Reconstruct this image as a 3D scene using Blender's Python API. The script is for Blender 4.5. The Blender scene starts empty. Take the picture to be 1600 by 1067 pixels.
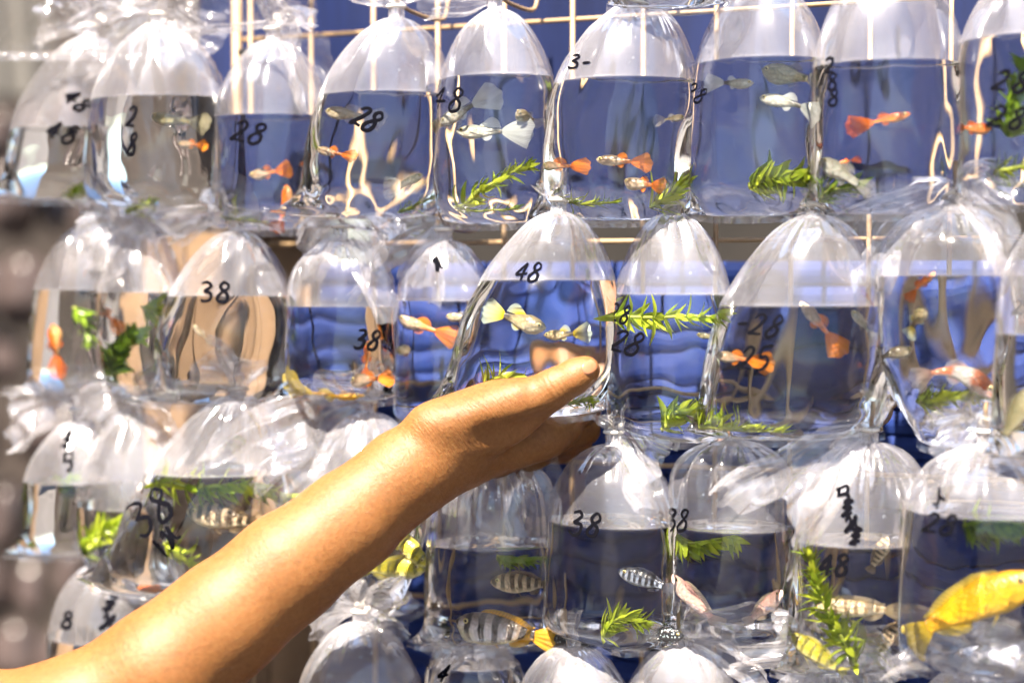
import bpy, bmesh, math, random
import numpy as np
from mathutils import Vector, Matrix, noise
from mathutils.bvhtree import BVHTree

# ------------------------------------------------------------------ camera
scene = bpy.context.scene
col = scene.collection
CAM_Z = 1.30                       # lens height above the pavement
F = 2667.0                         # focal length in photo pixels (60 mm lens)
PITCH = math.radians(2.0)          # looking very slightly down
camd = bpy.data.cameras.new('camera')
camd.lens = 60.0; camd.sensor_width = 36.0
camd.clip_start = 0.05; camd.clip_end = 400.0
camd.dof.use_dof = True; camd.dof.focus_distance = 0.985; camd.dof.aperture_fstop = 2.8
cam = bpy.data.objects.new('camera', camd); col.objects.link(cam)
cam.location = (0, 0, CAM_Z); cam.rotation_euler = (math.radians(90) - PITCH, 0, 0)
scene.camera = cam

# ------------------------------------------------------------------ sky, sun, exposure
SUN_EL, SUN_AZ = math.radians(59), math.radians(208)   # azimuth: direction TO the sun, clockwise from +Y
world = bpy.data.worlds.new('World'); scene.world = world; world.use_nodes = True
wn = world.node_tree
sky = wn.nodes.new('ShaderNodeTexSky'); sky.sky_type = 'NISHITA'; sky.sun_disc = False
sky.sun_elevation = SUN_EL; sky.sun_rotation = SUN_AZ
bg = wn.nodes['Background']; bg.inputs['Strength'].default_value = 0.058
wn.links.new(sky.outputs[0], bg.inputs['Color'])
sund = bpy.data.lights.new('sun', 'SUN'); sund.energy = 5.0; sund.angle = math.radians(0.6); sund.color = (1.0, 0.89, 0.74)
sun = bpy.data.objects.new('sun', sund); col.objects.link(sun)
to_sun = Vector((math.sin(SUN_AZ)*math.cos(SUN_EL), math.cos(SUN_AZ)*math.cos(SUN_EL), math.sin(SUN_EL)))
sun.rotation_euler = to_sun.to_track_quat('Z', 'Y').to_euler()
sund.cycles.is_caustics_light = True
vs = scene.view_settings
vs.view_transform = 'Standard'; vs.look = 'None'; vs.exposure = 2.72; vs.gamma = 1.0; vs.use_curve_mapping = False
cy = scene.cycles
cy.max_bounces = 14; cy.transmission_bounces = 12; cy.transparent_max_bounces = 32
cy.glossy_bounces = 5; cy.diffuse_bounces = 3
cy.sample_clamp_indirect = 6.0; cy.sample_clamp_direct = 0.0
cy.caustics_refractive = True; cy.caustics_reflective = False; cy.blur_glossy = 0.4
cy.use_adaptive_sampling = True; cy.adaptive_threshold = 0.025; cy.adaptive_min_samples = 20
cy.use_denoising = True
try: cy.denoiser = 'OPENIMAGEDENOISE'
except Exception: pass

# ------------------------------------------------------------------ photo pixel -> ray -> point on a surface of the place
CAM = Vector((0, 0, CAM_Z))
def ray(px, py):
    x = (px-800.0)/F; y = -(py-533.5)/F
    c, s = math.cos(PITCH), math.sin(PITCH)
    return Vector((x, c + y*s, -s + y*c))
WT = math.radians(22.0)                               # the hanging wall runs away to the left
D0 = 1.03
U = Vector((math.cos(WT), -math.sin(WT), 0)); N = Vector((-math.sin(WT), -math.cos(WT), 0)); Z = Vector((0, 0, 1))
def wp(px, py, off=0.0):
    "point of the plane parallel to the hanging wall, off metres in front of it, that the pixel looks at"
    r = ray(px, py); p0 = Vector((0, D0, CAM_Z)) + N*off
    t = (p0-CAM).dot(N)/r.dot(N)
    return CAM + r*t
def dp(px, py, depth):
    return CAM + ray(px, py)*depth
def mpp(p):
    return (p.y)/F

# cheap smooth noise on arrays of points: a handful of random plane waves, about -1..1
def pn(Pt, scale, seed, n=7):
    r = np.random.RandomState(int(seed) % 100000); f = 0
    for i in range(n):
        k = r.normal(size=3); k *= scale*(0.6+1.1*i/n)/np.linalg.norm(k)
        f = f + np.sin(Pt@k*6.2832*0.5 + r.uniform(0, 6.28))
    return f/n**0.5*0.8

# ------------------------------------------------------------------ object helpers
def setp(o, label=None, cat=None, group=None, kind=None):
    if label: o['label'] = label
    if cat: o['category'] = cat
    if group: o['group'] = group
    if kind: o['kind'] = kind
    return o
def empty(name, loc):
    o = bpy.data.objects.new(name, None); col.objects.link(o); o.location = loc
    o.empty_display_size = 0.01
    return o
def mesh_obj(name, verts, faces, mat, parent=None, smooth=True, origin=None):
    "verts are world positions; the object sits at origin (or the parent's place)"
    me = bpy.data.meshes.new(name)
    V = np.asarray(verts, dtype=float).reshape(-1, 3)
    o = None
    base = Vector(origin) if origin is not None else (parent.matrix_basis.translation.copy() if parent else Vector((0, 0, 0)))
    pw = parent_world(parent) if parent else Vector((0, 0, 0))
    loc = base if parent is None else (Vector(origin)-pw if origin is not None else Vector((0, 0, 0)))
    ref = loc + pw
    me.from_pydata((V-np.array(ref)).tolist(), [], [list(map(int, f)) for f in faces])
    if smooth: me.polygons.foreach_set('use_smooth', [True]*len(me.polygons))
    if mat: me.materials.append(mat)
    me.update()
    o = bpy.data.objects.new(name, me); col.objects.link(o)
    if parent: o.parent = parent
    o.location = loc
    return o
def parent_world(p):
    w = Vector((0, 0, 0))
    while p is not None:
        w += p.location; p = p.parent
    return w
def grid_faces(nr, nc, closed=True):
    f = []
    for i in range(nr-1):
        for j in range(nc if closed else nc-1):
            k = (j+1) % nc
            f.append((i*nc+j, i*nc+k, (i+1)*nc+k, (i+1)*nc+j))
    return f
def frames(pts):
    P = [Vector(p) for p in pts]; out = []
    ref = Vector((0.13, 0.2, 0.97))
    for i, p in enumerate(P):
        t = (P[min(i+1, len(P)-1)]-P[max(i-1, 0)]).normalized()
        if abs(t.dot(ref)) > 0.95: ref = Vector((1, 0.1, 0.05))
        a = (ref - t*ref.dot(t)).normalized(); b = t.cross(a)
        ref = a; out.append((p, t, a, b))
    return out
def tube(pts, rad, n=8, caps=True):
    V, Fc = [], []
    fr = frames(pts); m = len(fr)
    for i, (p, t, a, b) in enumerate(fr):
        r = rad[i] if hasattr(rad, '__len__') else rad
        for k in range(n):
            q = 2*math.pi*k/n
            V.append(p + a*(r*math.cos(q)) + b*(r*math.sin(q)))
    Fc = grid_faces(m, n)
    if caps:
        Fc.append(tuple(range(n-1, -1, -1))); Fc.append(tuple((m-1)*n+k for k in range(n)))
    return V, Fc
def smooth_path(pts, sub=6):
    P = [Vector(p) for p in pts]; out = []
    for i in range(len(P)-1):
        p0, p1, p2, p3 = P[max(i-1, 0)], P[i], P[i+1], P[min(i+2, len(P)-1)]
        for k in range(sub):
            t = k/sub
            out.append(0.5*((2*p1)+(p2-p0)*t+(2*p0-5*p1+4*p2-p3)*t*t+(3*p1-p0-3*p2+p3)*t**3))
    out.append(P[-1]); return out
def box_vf(c, ax, ay, az, hx, hy, hz):
    V = []
    for sx in (-1, 1):
        for sy in (-1, 1):
            for sz in (-1, 1):
                V.append(Vector(c)+ax*(sx*hx)+ay*(sy*hy)+az*(sz*hz))
    return V, [(0, 1, 3, 2), (4, 6, 7, 5), (0, 4, 5, 1), (2, 3, 7, 6), (0, 2, 6, 4), (1, 5, 7, 3)]

# ------------------------------------------------------------------ material helpers
def new_mat(name):
    m = bpy.data.materials.new(name); m.use_nodes = True
    nt = m.node_tree; nt.nodes.clear()
    out = nt.nodes.new('ShaderNodeOutputMaterial')
    return m, nt, out
def nd(nt, typ, props=None, **inp):
    n = nt.nodes.new(typ)
    for k, v in (props or {}).items(): setattr(n, k, v)
    for k, v in inp.items():
        key = k.replace('_', ' ') if k.replace('_', ' ') in n.inputs else k
        s = n.inputs[int(k[1:])] if (k[0] == 'i' and k[1:].isdigit()) else n.inputs[key]
        if hasattr(v, 'is_linked') or isinstance(v, bpy.types.NodeSocket): nt.links.new(v, s)
        else: s.default_value = v
    return n
def ramp(nt, fac, stops, interp='LINEAR'):
    r = nt.nodes.new('ShaderNodeValToRGB'); e = r.color_ramp; e.interpolation = interp
    while len(e.elements) < len(stops): e.elements.new(0.5)
    for el, (p, c) in zip(e.elements, stops):
        el.position = p; el.color = (*c, 1) if len(c) == 3 else c
    nt.links.new(fac, r.inputs[0]); return r.outputs[0]
def simple_mat(name, color, rough=0.6, var=0.15, scale=30.0, bump=0.0, bscale=200.0, spec=0.4):
    m, nt, out = new_mat(name)
    tc = nd(nt, 'ShaderNodeTexCoord')
    ns = nd(nt, 'ShaderNodeTexNoise', Vector=tc.outputs['Object'], Scale=scale, Detail=5.0)
    c1 = tuple(max(0, c*(1-var)) for c in color); c2 = tuple(min(1, c*(1+var)) for c in color)
    cc = ramp(nt, ns.outputs[0], [(0.3, c1), (0.7, c2)])
    b = nd(nt, 'ShaderNodeBsdfPrincipled', Base_Color=cc, Roughness=rough)
    b.inputs['Specular IOR Level'].default_value = spec
    if bump:
        n2 = nd(nt, 'ShaderNodeTexNoise', Vector=tc.outputs['Object'], Scale=bscale, Detail=4.0)
        bp = nd(nt, 'ShaderNodeBump', Strength=bump, Distance=0.001, Height=n2.outputs[0])
        nt.links.new(bp.outputs[0], b.inputs['Normal'])
    nt.links.new(b.outputs[0], out.inputs[0]); return m

# clear polythene: glossy skin, a milky bloom where it is dry, clear where water wets it, a bright rim painted at the waterline
def film_mat(name, milk, crumple, ior, scale, rough=0.2):
    m, nt, out = new_mat(name)
    tc = nd(nt, 'ShaderNodeTexCoord')
    at = nd(nt, 'ShaderNodeAttribute', {'attribute_name': 'dry_and_rim'})
    mp = nd(nt, 'ShaderNodeMapping', Vector=tc.outputs['Object']); mp.inputs['Scale'].default_value = (1, 1, 0.4)
    n1 = nd(nt, 'ShaderNodeTexNoise', Vector=mp.outputs[0], Scale=scale, Detail=1.0)
    bp = nd(nt, 'ShaderNodeBump', Strength=crumple, Distance=0.0012, Height=n1.outputs[0])
    fr = nd(nt, 'ShaderNodeFresnel', IOR=ior, Normal=bp.outputs[0])
    gl = nd(nt, 'ShaderNodeBsdfGlossy', Roughness=rough, Normal=bp.outputs[0])
    gl.inputs['Color'].default_value = (1, 1, 1, 1)
    tr = nd(nt, 'ShaderNodeBsdfTransparent'); tr.inputs['Color'].default_value = (0.985, 0.98, 0.975, 1)
    df = nd(nt, 'ShaderNodeBsdfDiffuse'); df.inputs['Color'].default_value = (0.86, 0.845, 0.92, 1)
    tl = nd(nt, 'ShaderNodeBsdfTranslucent'); tl.inputs['Color'].default_value = (0.86, 0.845, 0.92, 1)
    mk = nd(nt, 'ShaderNodeMixShader', Fac=0.5); nt.links.new(df.outputs[0], mk.inputs[1]); nt.links.new(tl.outputs[0], mk.inputs[2])
    mf = nd(nt, 'ShaderNodeMath', {'operation': 'MULTIPLY'}, i0=at.outputs['Fac'], i1=milk)
    mx = nd(nt, 'ShaderNodeMixShader', Fac=mf.outputs[0]); nt.links.new(tr.outputs[0], mx.inputs[1]); nt.links.new(mk.outputs[0], mx.inputs[2])
    gf = nd(nt, 'ShaderNodeMapRange', Value=at.outputs['Fac'], i1=0.05, i2=0.9, i3=0.22, i4=1.0)
    fc = nd(nt, 'ShaderNodeMath', {'operation': 'MINIMUM'}, i0=fr.outputs[0], i1=0.38)
    gm = nd(nt, 'ShaderNodeMath', {'operation': 'MULTIPLY'}, i0=fc.outputs[0], i1=gf.outputs[0])
    m2 = nd(nt, 'ShaderNodeMixShader', Fac=gm.outputs[0]); nt.links.new(mx.outputs[0], m2.inputs[1]); nt.links.new(gl.outputs[0], m2.inputs[2])
    nt.links.new(m2.outputs[0], out.inputs[0]); return m
def water_mat():
    m, nt, out = new_mat('bag_water')
    g = nd(nt, 'ShaderNodeBsdfGlass', {'distribution': 'BECKMANN'} if False else None, Roughness=0.0, IOR=1.333)
    g.inputs['Color'].default_value = (0.985, 0.99, 0.995, 1)
    nt.links.new(g.outputs[0], out.inputs[0]); return m
M = {}
M['film'] = film_mat('polythene_film', 0.14, 0.6, 1.55, 60.0, 0.11)
M['ruffle'] = film_mat('polythene_ruffle', 0.13, 1.0, 1.6, 80.0, 0.09)
M['water'] = water_mat()
m_, nt_, out_ = new_mat('marker_ink'); d_ = nd(nt_, 'ShaderNodeBsdfDiffuse'); d_.inputs['Color'].default_value = (.004, .004, .006, 1); nt_.links.new(d_.outputs[0], out_.inputs[0]); M['ink'] = m_
M['wire'] = simple_mat('cream_coated_wire', (0.27, 0.185, 0.105), 0.45, 0.14, 60, 0.3, 300)
# ------------------------------------------------------------------ the setting
M['pave'] = simple_mat('pavement_concrete', (0.06, 0.053, 0.05), 0.85, 0.5, 5.0, 0.4, 60)
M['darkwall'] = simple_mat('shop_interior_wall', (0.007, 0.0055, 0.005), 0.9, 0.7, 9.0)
M['plank'] = simple_mat('weathered_plank', (0.15, 0.095, 0.055), 0.7, 0.5, 14, 0.5, 90)
def blue_mat(name, color, stretch, scale):
    m, nt, out = new_mat(name)
    tc = nd(nt, 'ShaderNodeTexCoord')
    mp = nd(nt, 'ShaderNodeMapping', Vector=tc.outputs['Object']); mp.inputs['Scale'].default_value = stretch
    ns = nd(nt, 'ShaderNodeTexNoise', Vector=mp.outputs[0], Scale=scale, Detail=4.0)
    n2 = nd(nt, 'ShaderNodeTexNoise', Vector=tc.outputs['Object'], Scale=9.0, Detail=3.0)
    mu = nd(nt, 'ShaderNodeMath', {'operation': 'ADD'}, i0=ns.outputs[0], i1=n2.outputs[0])
    hf = nd(nt, 'ShaderNodeMath', {'operation': 'MULTIPLY'}, i0=mu.outputs[0], i1=0.5)
    c = ramp(nt, hf.outputs[0], [(0.3, tuple(v*0.6 for v in color)), (0.7, tuple(v*1.3 for v in color))])
    bp = nd(nt, 'ShaderNodeBump', Strength=0.4, Distance=0.001, Height=ns.outputs[0])
    b = nd(nt, 'ShaderNodeBsdfPrincipled', Base_Color=c, Roughness=0.7, Normal=bp.outputs[0])
    b.inputs['Specular IOR Level'].default_value = 0.2
    nt.links.new(b.outputs[0], out.inputs[0]); return m
M['tarp'] = blue_mat('blue_tarpaulin', (0.0026, 0.0078, 0.044), (1, 1, 0.12), 120)
M['board'] = blue_mat('blue_painted_slat', (0.006, 0.019, 0.105), (0.1, 0.1, 1), 200)

V = [(-120, -120, 0), (120, -120, 0), (120, 120, 0), (-120, 120, 0)]
setp(mesh_obj('pavement', V, [(0, 1, 2, 3)], M['pave'], None, False), kind='structure')

def s_of(px, off): return (wp(px, 440, off)-Vector((0, D0, CAM_Z))-N*off).dot(U)
def wpt(s, z, off): return Vector((0, D0, 0)) + U*s + N*off + Z*z
# dark shop interior behind everything
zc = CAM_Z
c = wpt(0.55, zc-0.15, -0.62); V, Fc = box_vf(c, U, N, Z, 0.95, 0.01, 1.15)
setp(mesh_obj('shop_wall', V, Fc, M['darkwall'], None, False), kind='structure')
# upper blue tarpaulin: a softly rippled sheet, hemmed at its foot
OT = -0.135
s0, s1 = s_of(318, OT), s_of(1760, OT); zb = wp(1150, 333, OT).z; zt = wp(800, -260, OT).z
nx, nz = 90, 24; V = []
for i in range(nz):
    for j in range(nx):
        s = s0+(s1-s0)*j/(nx-1); z = zb+(zt-zb)*i/(nz-1)
        o = OT + 0.004*math.sin(s*38+1.2*math.sin(z*9)) + 0.003*noise.noise(Vector((s*12, z*7, 3)))
        V.append(wpt(s, z + (0.004*math.sin(s*30) if i == 0 else 0), o))
Fq = grid_faces(nz, nx, False)
tarp = mesh_obj('tarpaulin', V, Fq, M['tarp'], None, True, wpt((s0+s1)/2, zb, OT))
md = tarp.modifiers.new('thickness', 'SOLIDIFY'); md.thickness = 0.0012
setp(tarp, 'dark blue tarpaulin sheet hanging behind the top row of bags', 'tarpaulin')
# lower blue shutter of horizontal slats
OB = -0.14
s0, s1 = s_of(505, OB), s_of(1760, OB); zt = wp(1150, 408, OB).z; hz = 0.0158
sh = empty('slatted_shutter', wpt((s0+s1)/2, zt-0.5, OB)); setp(sh, 'dark blue shutter of narrow horizontal slats behind the lower bag rows', 'shutter')
slat_me = None
L = s1-s0; e = 0.0014
prof = [(-hz/2+.0004, 0), (-hz/2+.0004, .003), (-hz/2+.0012, .0042), (-.002, .0056), (.002, .0056), (hz/2-.0012, .0042), (hz/2-.0004, .003), (hz/2-.0004, 0)]
Vs = [U*(sx*L/2)+Z*a+N*b for sx in (-1, 1) for a, b in prof]
Fs = [(i, i+1, 8+i+1, 8+i) for i in range(7)] + [tuple(range(7, -1, -1)), tuple(range(8, 16)), (7, 0, 8, 15)]
for i in range(30):
    cpos = wpt((s0+s1)/2, zt-hz/2-i*hz, OB+random.Random(i).uniform(-.0006, .0006))
    if slat_me is None:
        o = mesh_obj('slat', [cpos+v for v in Vs], Fs, M['board'], sh, False, cpos); slat_me = o.data
    else:
        o = bpy.data.objects.new('slat', slat_me); col.objects.link(o); o.parent = sh; o.location = cpos-sh.location
V, Fc = box_vf(wpt((s0+s1)/2, zt-0.25, OB-0.006), U, N, Z, L/2, 0.003, 0.245)
mesh_obj('backing', V, Fc, M['board'], sh, False)
# brown boards at the end of the stall
OPk = -0.17
pk = empty('plank_screen', wpt(s_of(330, OPk), zc-0.45, OPk)); setp(pk, 'brown weathered upright plank screen behind the left end of the bags', 'screen')
xs = [232, 300, 362, 428, 497]
for i in range(4):
    a, b = s_of(xs[i], OPk), s_of(xs[i+1], OPk)-0.0025
    cpos = wpt((a+b)/2, wp(300, 372, OPk).z-0.30+0.004*i, OPk+0.002*(i % 2)); V, Fc = box_vf(cpos, U, N, Z, (b-a)/2, 0.006, 0.30)
    o = mesh_obj('plank', V, Fc, M['plank'], pk, False, cpos)

# ------------------------------------------------------------------ cream wire grid
OG = -0.070; GS = 0.047; WR = 0.0015
g = empty('wire_grid', wpt(0, zc-0.45, OG)); setp(g, 'cream plastic coated wire grid panel that the bags hang on', 'wire grid')
sref = s_of(1118, OG); zref = wp(1150, 375, OG).z
me_v = me_h = None
sl = s_of(372, OG); sr = s_of(1700, OG)
ztop, zbot = zref+5*GS, zref-9*GS
k0 = math.ceil((sl-sref)/GS); k1 = math.floor((sr-sref)/GS)
for k in range(k0, k1+1):
    cpos = wpt(sref+k*GS, (ztop+zbot)/2, OG)
    if me_v is None:
        V, Fc = tube([cpos-Z*(ztop-zbot)/2, cpos+Z*(ztop-zbot)/2], WR, 10); o = mesh_obj('upright_wire', V, Fc, M['wire'], g, True, cpos); me_v = o.data
    else:
        o = bpy.data.objects.new('upright_wire', me_v); col.objects.link(o); o.parent = g; o.location = cpos-g.location
for k in (3, 0, -2, -3, -5, -7):
    cpos = wpt((sl+sr)/2, zref+k*GS, OG-0.0031)
    if me_h is None:
        V, Fc = tube([cpos-U*(sr-sl)/2, cpos+U*(sr-sl)/2], WR, 10); o = mesh_obj('cross_wire', V, Fc, M['wire'], g, True, cpos); me_h = o.data
    else:
        o = bpy.data.objects.new('cross_wire', me_h); col.objects.link(o); o.parent = g; o.location = cpos-g.location
# stout end post with a black clamp
V, Fc = tube([wpt(sl, zbot, OG), wpt(sl, ztop, OG)], 0.0034, 14); mesh_obj('frame_post', V, Fc, M['wire'], g)
M['blackplastic'] = simple_mat('black_plastic', (0.02, 0.02, 0.022), 0.4, 0.2)
pc = wp(388, 82, OG+0.006)
V, Fc = box_vf(pc, U, N, Z, 0.0066, 0.004, 0.0021); cl = mesh_obj('clamp', V, Fc, M['blackplastic'], g, False)
bv = cl.modifiers.new('bevel', 'BEVEL'); bv.width = 0.0008; bv.segments = 2
def hook(px, py, off):
    "wire peg hooked over a cross wire, curling up in front of it"
    p = wp(px, py, off); b = wpt((p-Vector((0, D0, CAM_Z))).dot(U), p.z, OG)
    pts = smooth_path([b+Z*.012+N*-.0005, b+Z*.009+N*.003, b+N*.012-Z*.004, b+N*(off-OG)*0.7-Z*.006, p+N*.002-Z*.003, p+N*.008+Z*.004, p+N*.008+Z*.010], 6)
    V, Fc = tube(pts, 0.0013, 8); mesh_obj('hook', V, Fc, M['wire'], g)
# ------------------------------------------------------------------ bags
BAGS = {}
NT = 144
def bag_surface(sp, rows, inset, rng_seed):
    "rows of heights (m above the seam) -> array (len(rows), NT, 3) of world points"
    rnd = random.Random(rng_seed)
    W, H, R = sp['W'], sp['H'], sp['W']/2
    dm = R*sp['dep']; hb = sp['hb']*W; ht = min(sp['ht']*W, H*0.62); nk = sp['neck']
    ks = [(rnd.choice((7, 9, 11, 13)), rnd.uniform(0, 6.28), rnd.uniform(.5, 1)) for _ in range(3)] + [(rnd.choice((17, 21, 26, 31)), rnd.uniform(0, 6.28), rnd.uniform(.3, .6)) for _ in range(3)]
    cy_, sy_ = math.cos(sp['yaw']), math.sin(sp['yaw'])
    Ux = U*cy_ + N*sy_; Nx = N*cy_ - U*sy_
    th = np.linspace(0, 2*math.pi, NT, endpoint=False)
    c, s = np.cos(th), np.sin(th)
    sgn = lambda a, e: np.sign(a)*np.abs(a)**e
    out = np.zeros((len(rows), NT, 3))
    base = np.array(sp['base'])
    ua, na = np.array(Ux), np.array(Nx)
    sd = sp['seed']*3.7
    for i, h in enumerate(rows):
        hc = min(max(h, 0), H)
        q = min(hc/hb, 1.0)
        d = dm*math.sin(q*math.pi/2)**0.8 if q > 0 else 0.0
        w = R*(1+sp['flare']*(1-q)**2.2)
        g = min(max((hc-(H-ht))/ht, 0), 1)
        dome = (1-g**sp['dn'])**0.62
        # gentle taper of the belly up to the shoulder
        tp = 1 - sp['taper']*max(0, (hc/H-0.35))
        w = nk + (w*tp-nk)*dome; d = (nk + (d*tp-nk)*dome) if hc > 0.4*H else d*tp
        if h < 0: d = 0.0005
        w -= inset; d = max(d-inset, 0.0)
        e = 0.9 if q >= 1 else 0.9+0.1*(1-q)
        x = w*sgn(c, .96); y = d*sgn(s, 1.28)
        # pleats gathered into the neck
        A = sp['pleat']*math.exp(-max(0, H-hc)/(sp['plen']*W))
        if A > 0.002:
            f = sum(a*np.sin(k*th+ph) for k, ph, a in ks)
            f = 1 + A*0.42*f
            x = x*f; y = y*f
        # soft dents, sharper and deeper towards the foot, and long creases down the dry shoulder
        pv = np.stack([x, y, np.full(NT, h)], 1)
        low = (1-q)
        nn = pn(pv, 26.0, sp['seed'])*0.7 + pn(pv*np.array([1.5, 1.5, .5]), 60.0, sp['seed']+50)*0.4
        rg = 1-np.abs(pn(pv*np.array([1, 1, .45]), 75.0, sp['seed']+90))
        foot = max(0, 1-hc/(0.38*H))
        amp = sp['dent']*(1.0+1.0*low+1.3*foot)*(0.25 if g > .9 else 1)
        disp = nn*amp + (rg-.6)*sp['dent']*(.32+.9*low**2+1.0*g)
        y = y + disp*(np.abs(s)**.7)*np.sign(s); x = x + disp*0.35*c
        lift = sp['lift']*W*(np.abs(c)**3)*(1-q)**2
        lx = sp['lean']*(hc/H) + sp['bow']*math.sin(math.pi*hc/H) + sp['kick']*(1-q)**1.5
        ly = sp['fwd']*(1-hc/H)
        P = base[None, :] + (x[:, None])*ua[None, :] + y[:, None]*na[None, :]
        P = P + np.array(U)[None, :]*lx + np.array(N)[None, :]*ly
        P[:, 2] += h + lift
        if h < 0:
            P += na[None, :]*(0.0012*np.sin(x*420+sd))[:, None]*(-h/0.004)
        out[i] = P
    return out
def make_bag(key, x0, x1, ytop, ybot, ywat, label, off=0.0, yaw=0.0, lean=0, bow=0, kick=0, dep=0.80, hb=0.22, ht=0.68, dn=1.9,
             flare=0.08, taper=0.15, pleat=0.16, plen=0.10, dent=0.0014, lift=0.05, fwd=0.0, neck=0.0045, seed=None, milk=1.0, wet=True, tails=()):
    cx = (x0+x1)/2
    base = wp(cx, ybot, off); k = mpp(base)
    sp = dict(W=(x1-x0)*k*1.11, H=(ybot-ytop)*k, base=base, yaw=math.radians(yaw), lean=lean*k, bow=bow*k, kick=kick*k, dep=dep, hb=hb, ht=ht, dn=dn,
              flare=flare, taper=taper, pleat=pleat, plen=plen, dent=dent, lift=lift, fwd=fwd, neck=neck,
              seed=seed if seed is not None else len(BAGS)+1)
    H = sp['H']; hw = (ybot-ywat)*k
    zw = base.z + hw
    root = empty('fish_bag', base); setp(root, label, 'bag', 'clear polythene bags hanging in rows on the wire grid')
    rows = [-0.0042, -0.002, 0.0] + [H*(0.5-0.5*math.cos(math.pi*(i/66.0)**0.93)) for i in range(1, 67)] + [H+0.002, H+0.005, H+0.009]
    rows = [r for r in rows if abs(r-hw) > .0022] + [hw-.0016, hw-.0006, hw+.0004, hw+.0014]
    rows = sorted(set(rows))
    S = bag_surface(sp, rows, 0.0, sp['seed'])
    fl = mesh_obj('film', S.reshape(-1, 3), grid_faces(len(rows), NT), M['film'], root)
    zz = S.reshape(-1, 3)[:, 2]
    dry_and_rim = np.clip((zz-zw)/0.0015+0.5, 0.0, 1.0)*0.97*milk+0.012
    hh = (zz-base.z)
    dry_and_rim = dry_and_rim + 0.8*np.exp(-((hh-hw-.0004)/.0007)**2)  # bright meniscus line painted along the waterline as extra milkiness
    dry_and_rim = np.where(hh < 0.001, 0.8, dry_and_rim)
    dry_and_rim = dry_and_rim*(1+1.5*np.exp(-np.maximum(0, H-hh)/0.008))*(1+.5*pn(S.reshape(-1, 3)*np.array([1, 1, .5]), 34.0, sp['seed']+7))
    at = fl.data.attributes.new('dry_and_rim', 'FLOAT', 'POINT'); at.data.foreach_set('value', np.clip(dry_and_rim, .008, 3.0).astype(np.float32))
    # water
    if wet:
        wr = [0.0] + [r for r in rows if 0.0008 < r < min(hw+0.02, H-0.004)]
        Wt = bag_surface(sp, wr, 0.0007, sp['seed'])
        bm = bmesh.new()
        vv = [bm.verts.new(p) for p in (Wt.reshape(-1, 3)-np.array(base)).tolist()]
        for f in grid_faces(len(wr), NT): bm.faces.new([vv[i] for i in f])
        bmesh.ops.remove_doubles(bm, verts=bm.verts, dist=1e-5)
        r = bmesh.ops.bisect_plane(bm, geom=bm.verts[:]+bm.edges[:]+bm.faces[:], plane_co=(0, 0, hw), plane_no=(0, 0, 1), clear_outer=True)
        for f in bm.faces: f.smooth = True
        be = [e for e in bm.edges if e.is_boundary]
        cap = bmesh.ops.edgeloop_fill(bm, edges=be)['faces']
        for f in cap: f.smooth = False
        bmesh.ops.recalc_face_normals(bm, faces=bm.faces[:])
        me = bpy.data.meshes.new('water'); bm.to_mesh(me); bm.free()
        me.materials.append(M['water'])
        w = bpy.data.objects.new('water', me); col.objects.link(w); w.parent = root
        w.cycles.is_caustics_caster = True
    # neck tie
    top = Vector(S[-1].mean(axis=0))
    tp = [top + Z*(0.0015*math.sin(a)*0 - 0.002) + (U*math.cos(a)+N*math.sin(a))*(neck+0.0007) for a in np.linspace(0, 2*math.pi, 20)]
    V, Fc = tube(tp, 0.0011, 6, False); mesh_obj('tie', V, Fc, M['tie'], root)
    # droplets clinging inside the dry shoulder
    rd = random.Random(sp['seed']+400); DV, DF = [], []
    ri = [i for i, r in enumerate(rows) if hw+0.003 < r < H*0.93]
    for q in range(22 if ri else 0):
        i = rd.choice(ri); j = int(NT*(.12+.26*rd.random())); p = Vector(S[i][j]); r = rd.choice((.0003, .0004, .0004, .0006, .0008))
        n_ = (Vector(S[i][(j+1) % NT])-Vector(S[i][j-1])).cross(Vector(S[i+1][j])-Vector(S[i-1][j])).normalized()
        t1 = n_.orthogonal().normalized(); t2 = n_.cross(t1); b0 = len(DV)
        for a in range(4):
            f = math.pi/2*a/3.0
            for b in range(7):
                g_ = 2*math.pi*b/7; DV.append(p + n_*(r*.8*math.sin(f)+.0001) + (t1*math.cos(g_)+t2*math.sin(g_))*(r*math.cos(f)))
        DF += [tuple(b0+v for v in f) for f in grid_faces(4, 7)]
    if DV: setp(mesh_obj('droplets', DV, DF, M['drop'], root), kind='stuff')
    sp.update(root=root, S=S, zw=zw, hw=hw, top=top, k=k, off=off)
    for t in tails: tail(sp, *t)
    me = fl.data
    sp['bvh'] = BVHTree.FromPolygons([Vector(p) for p in S.reshape(-1, 3)], [tuple(p.vertices) for p in me.polygons])
    BAGS[key] = sp
    return sp
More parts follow.
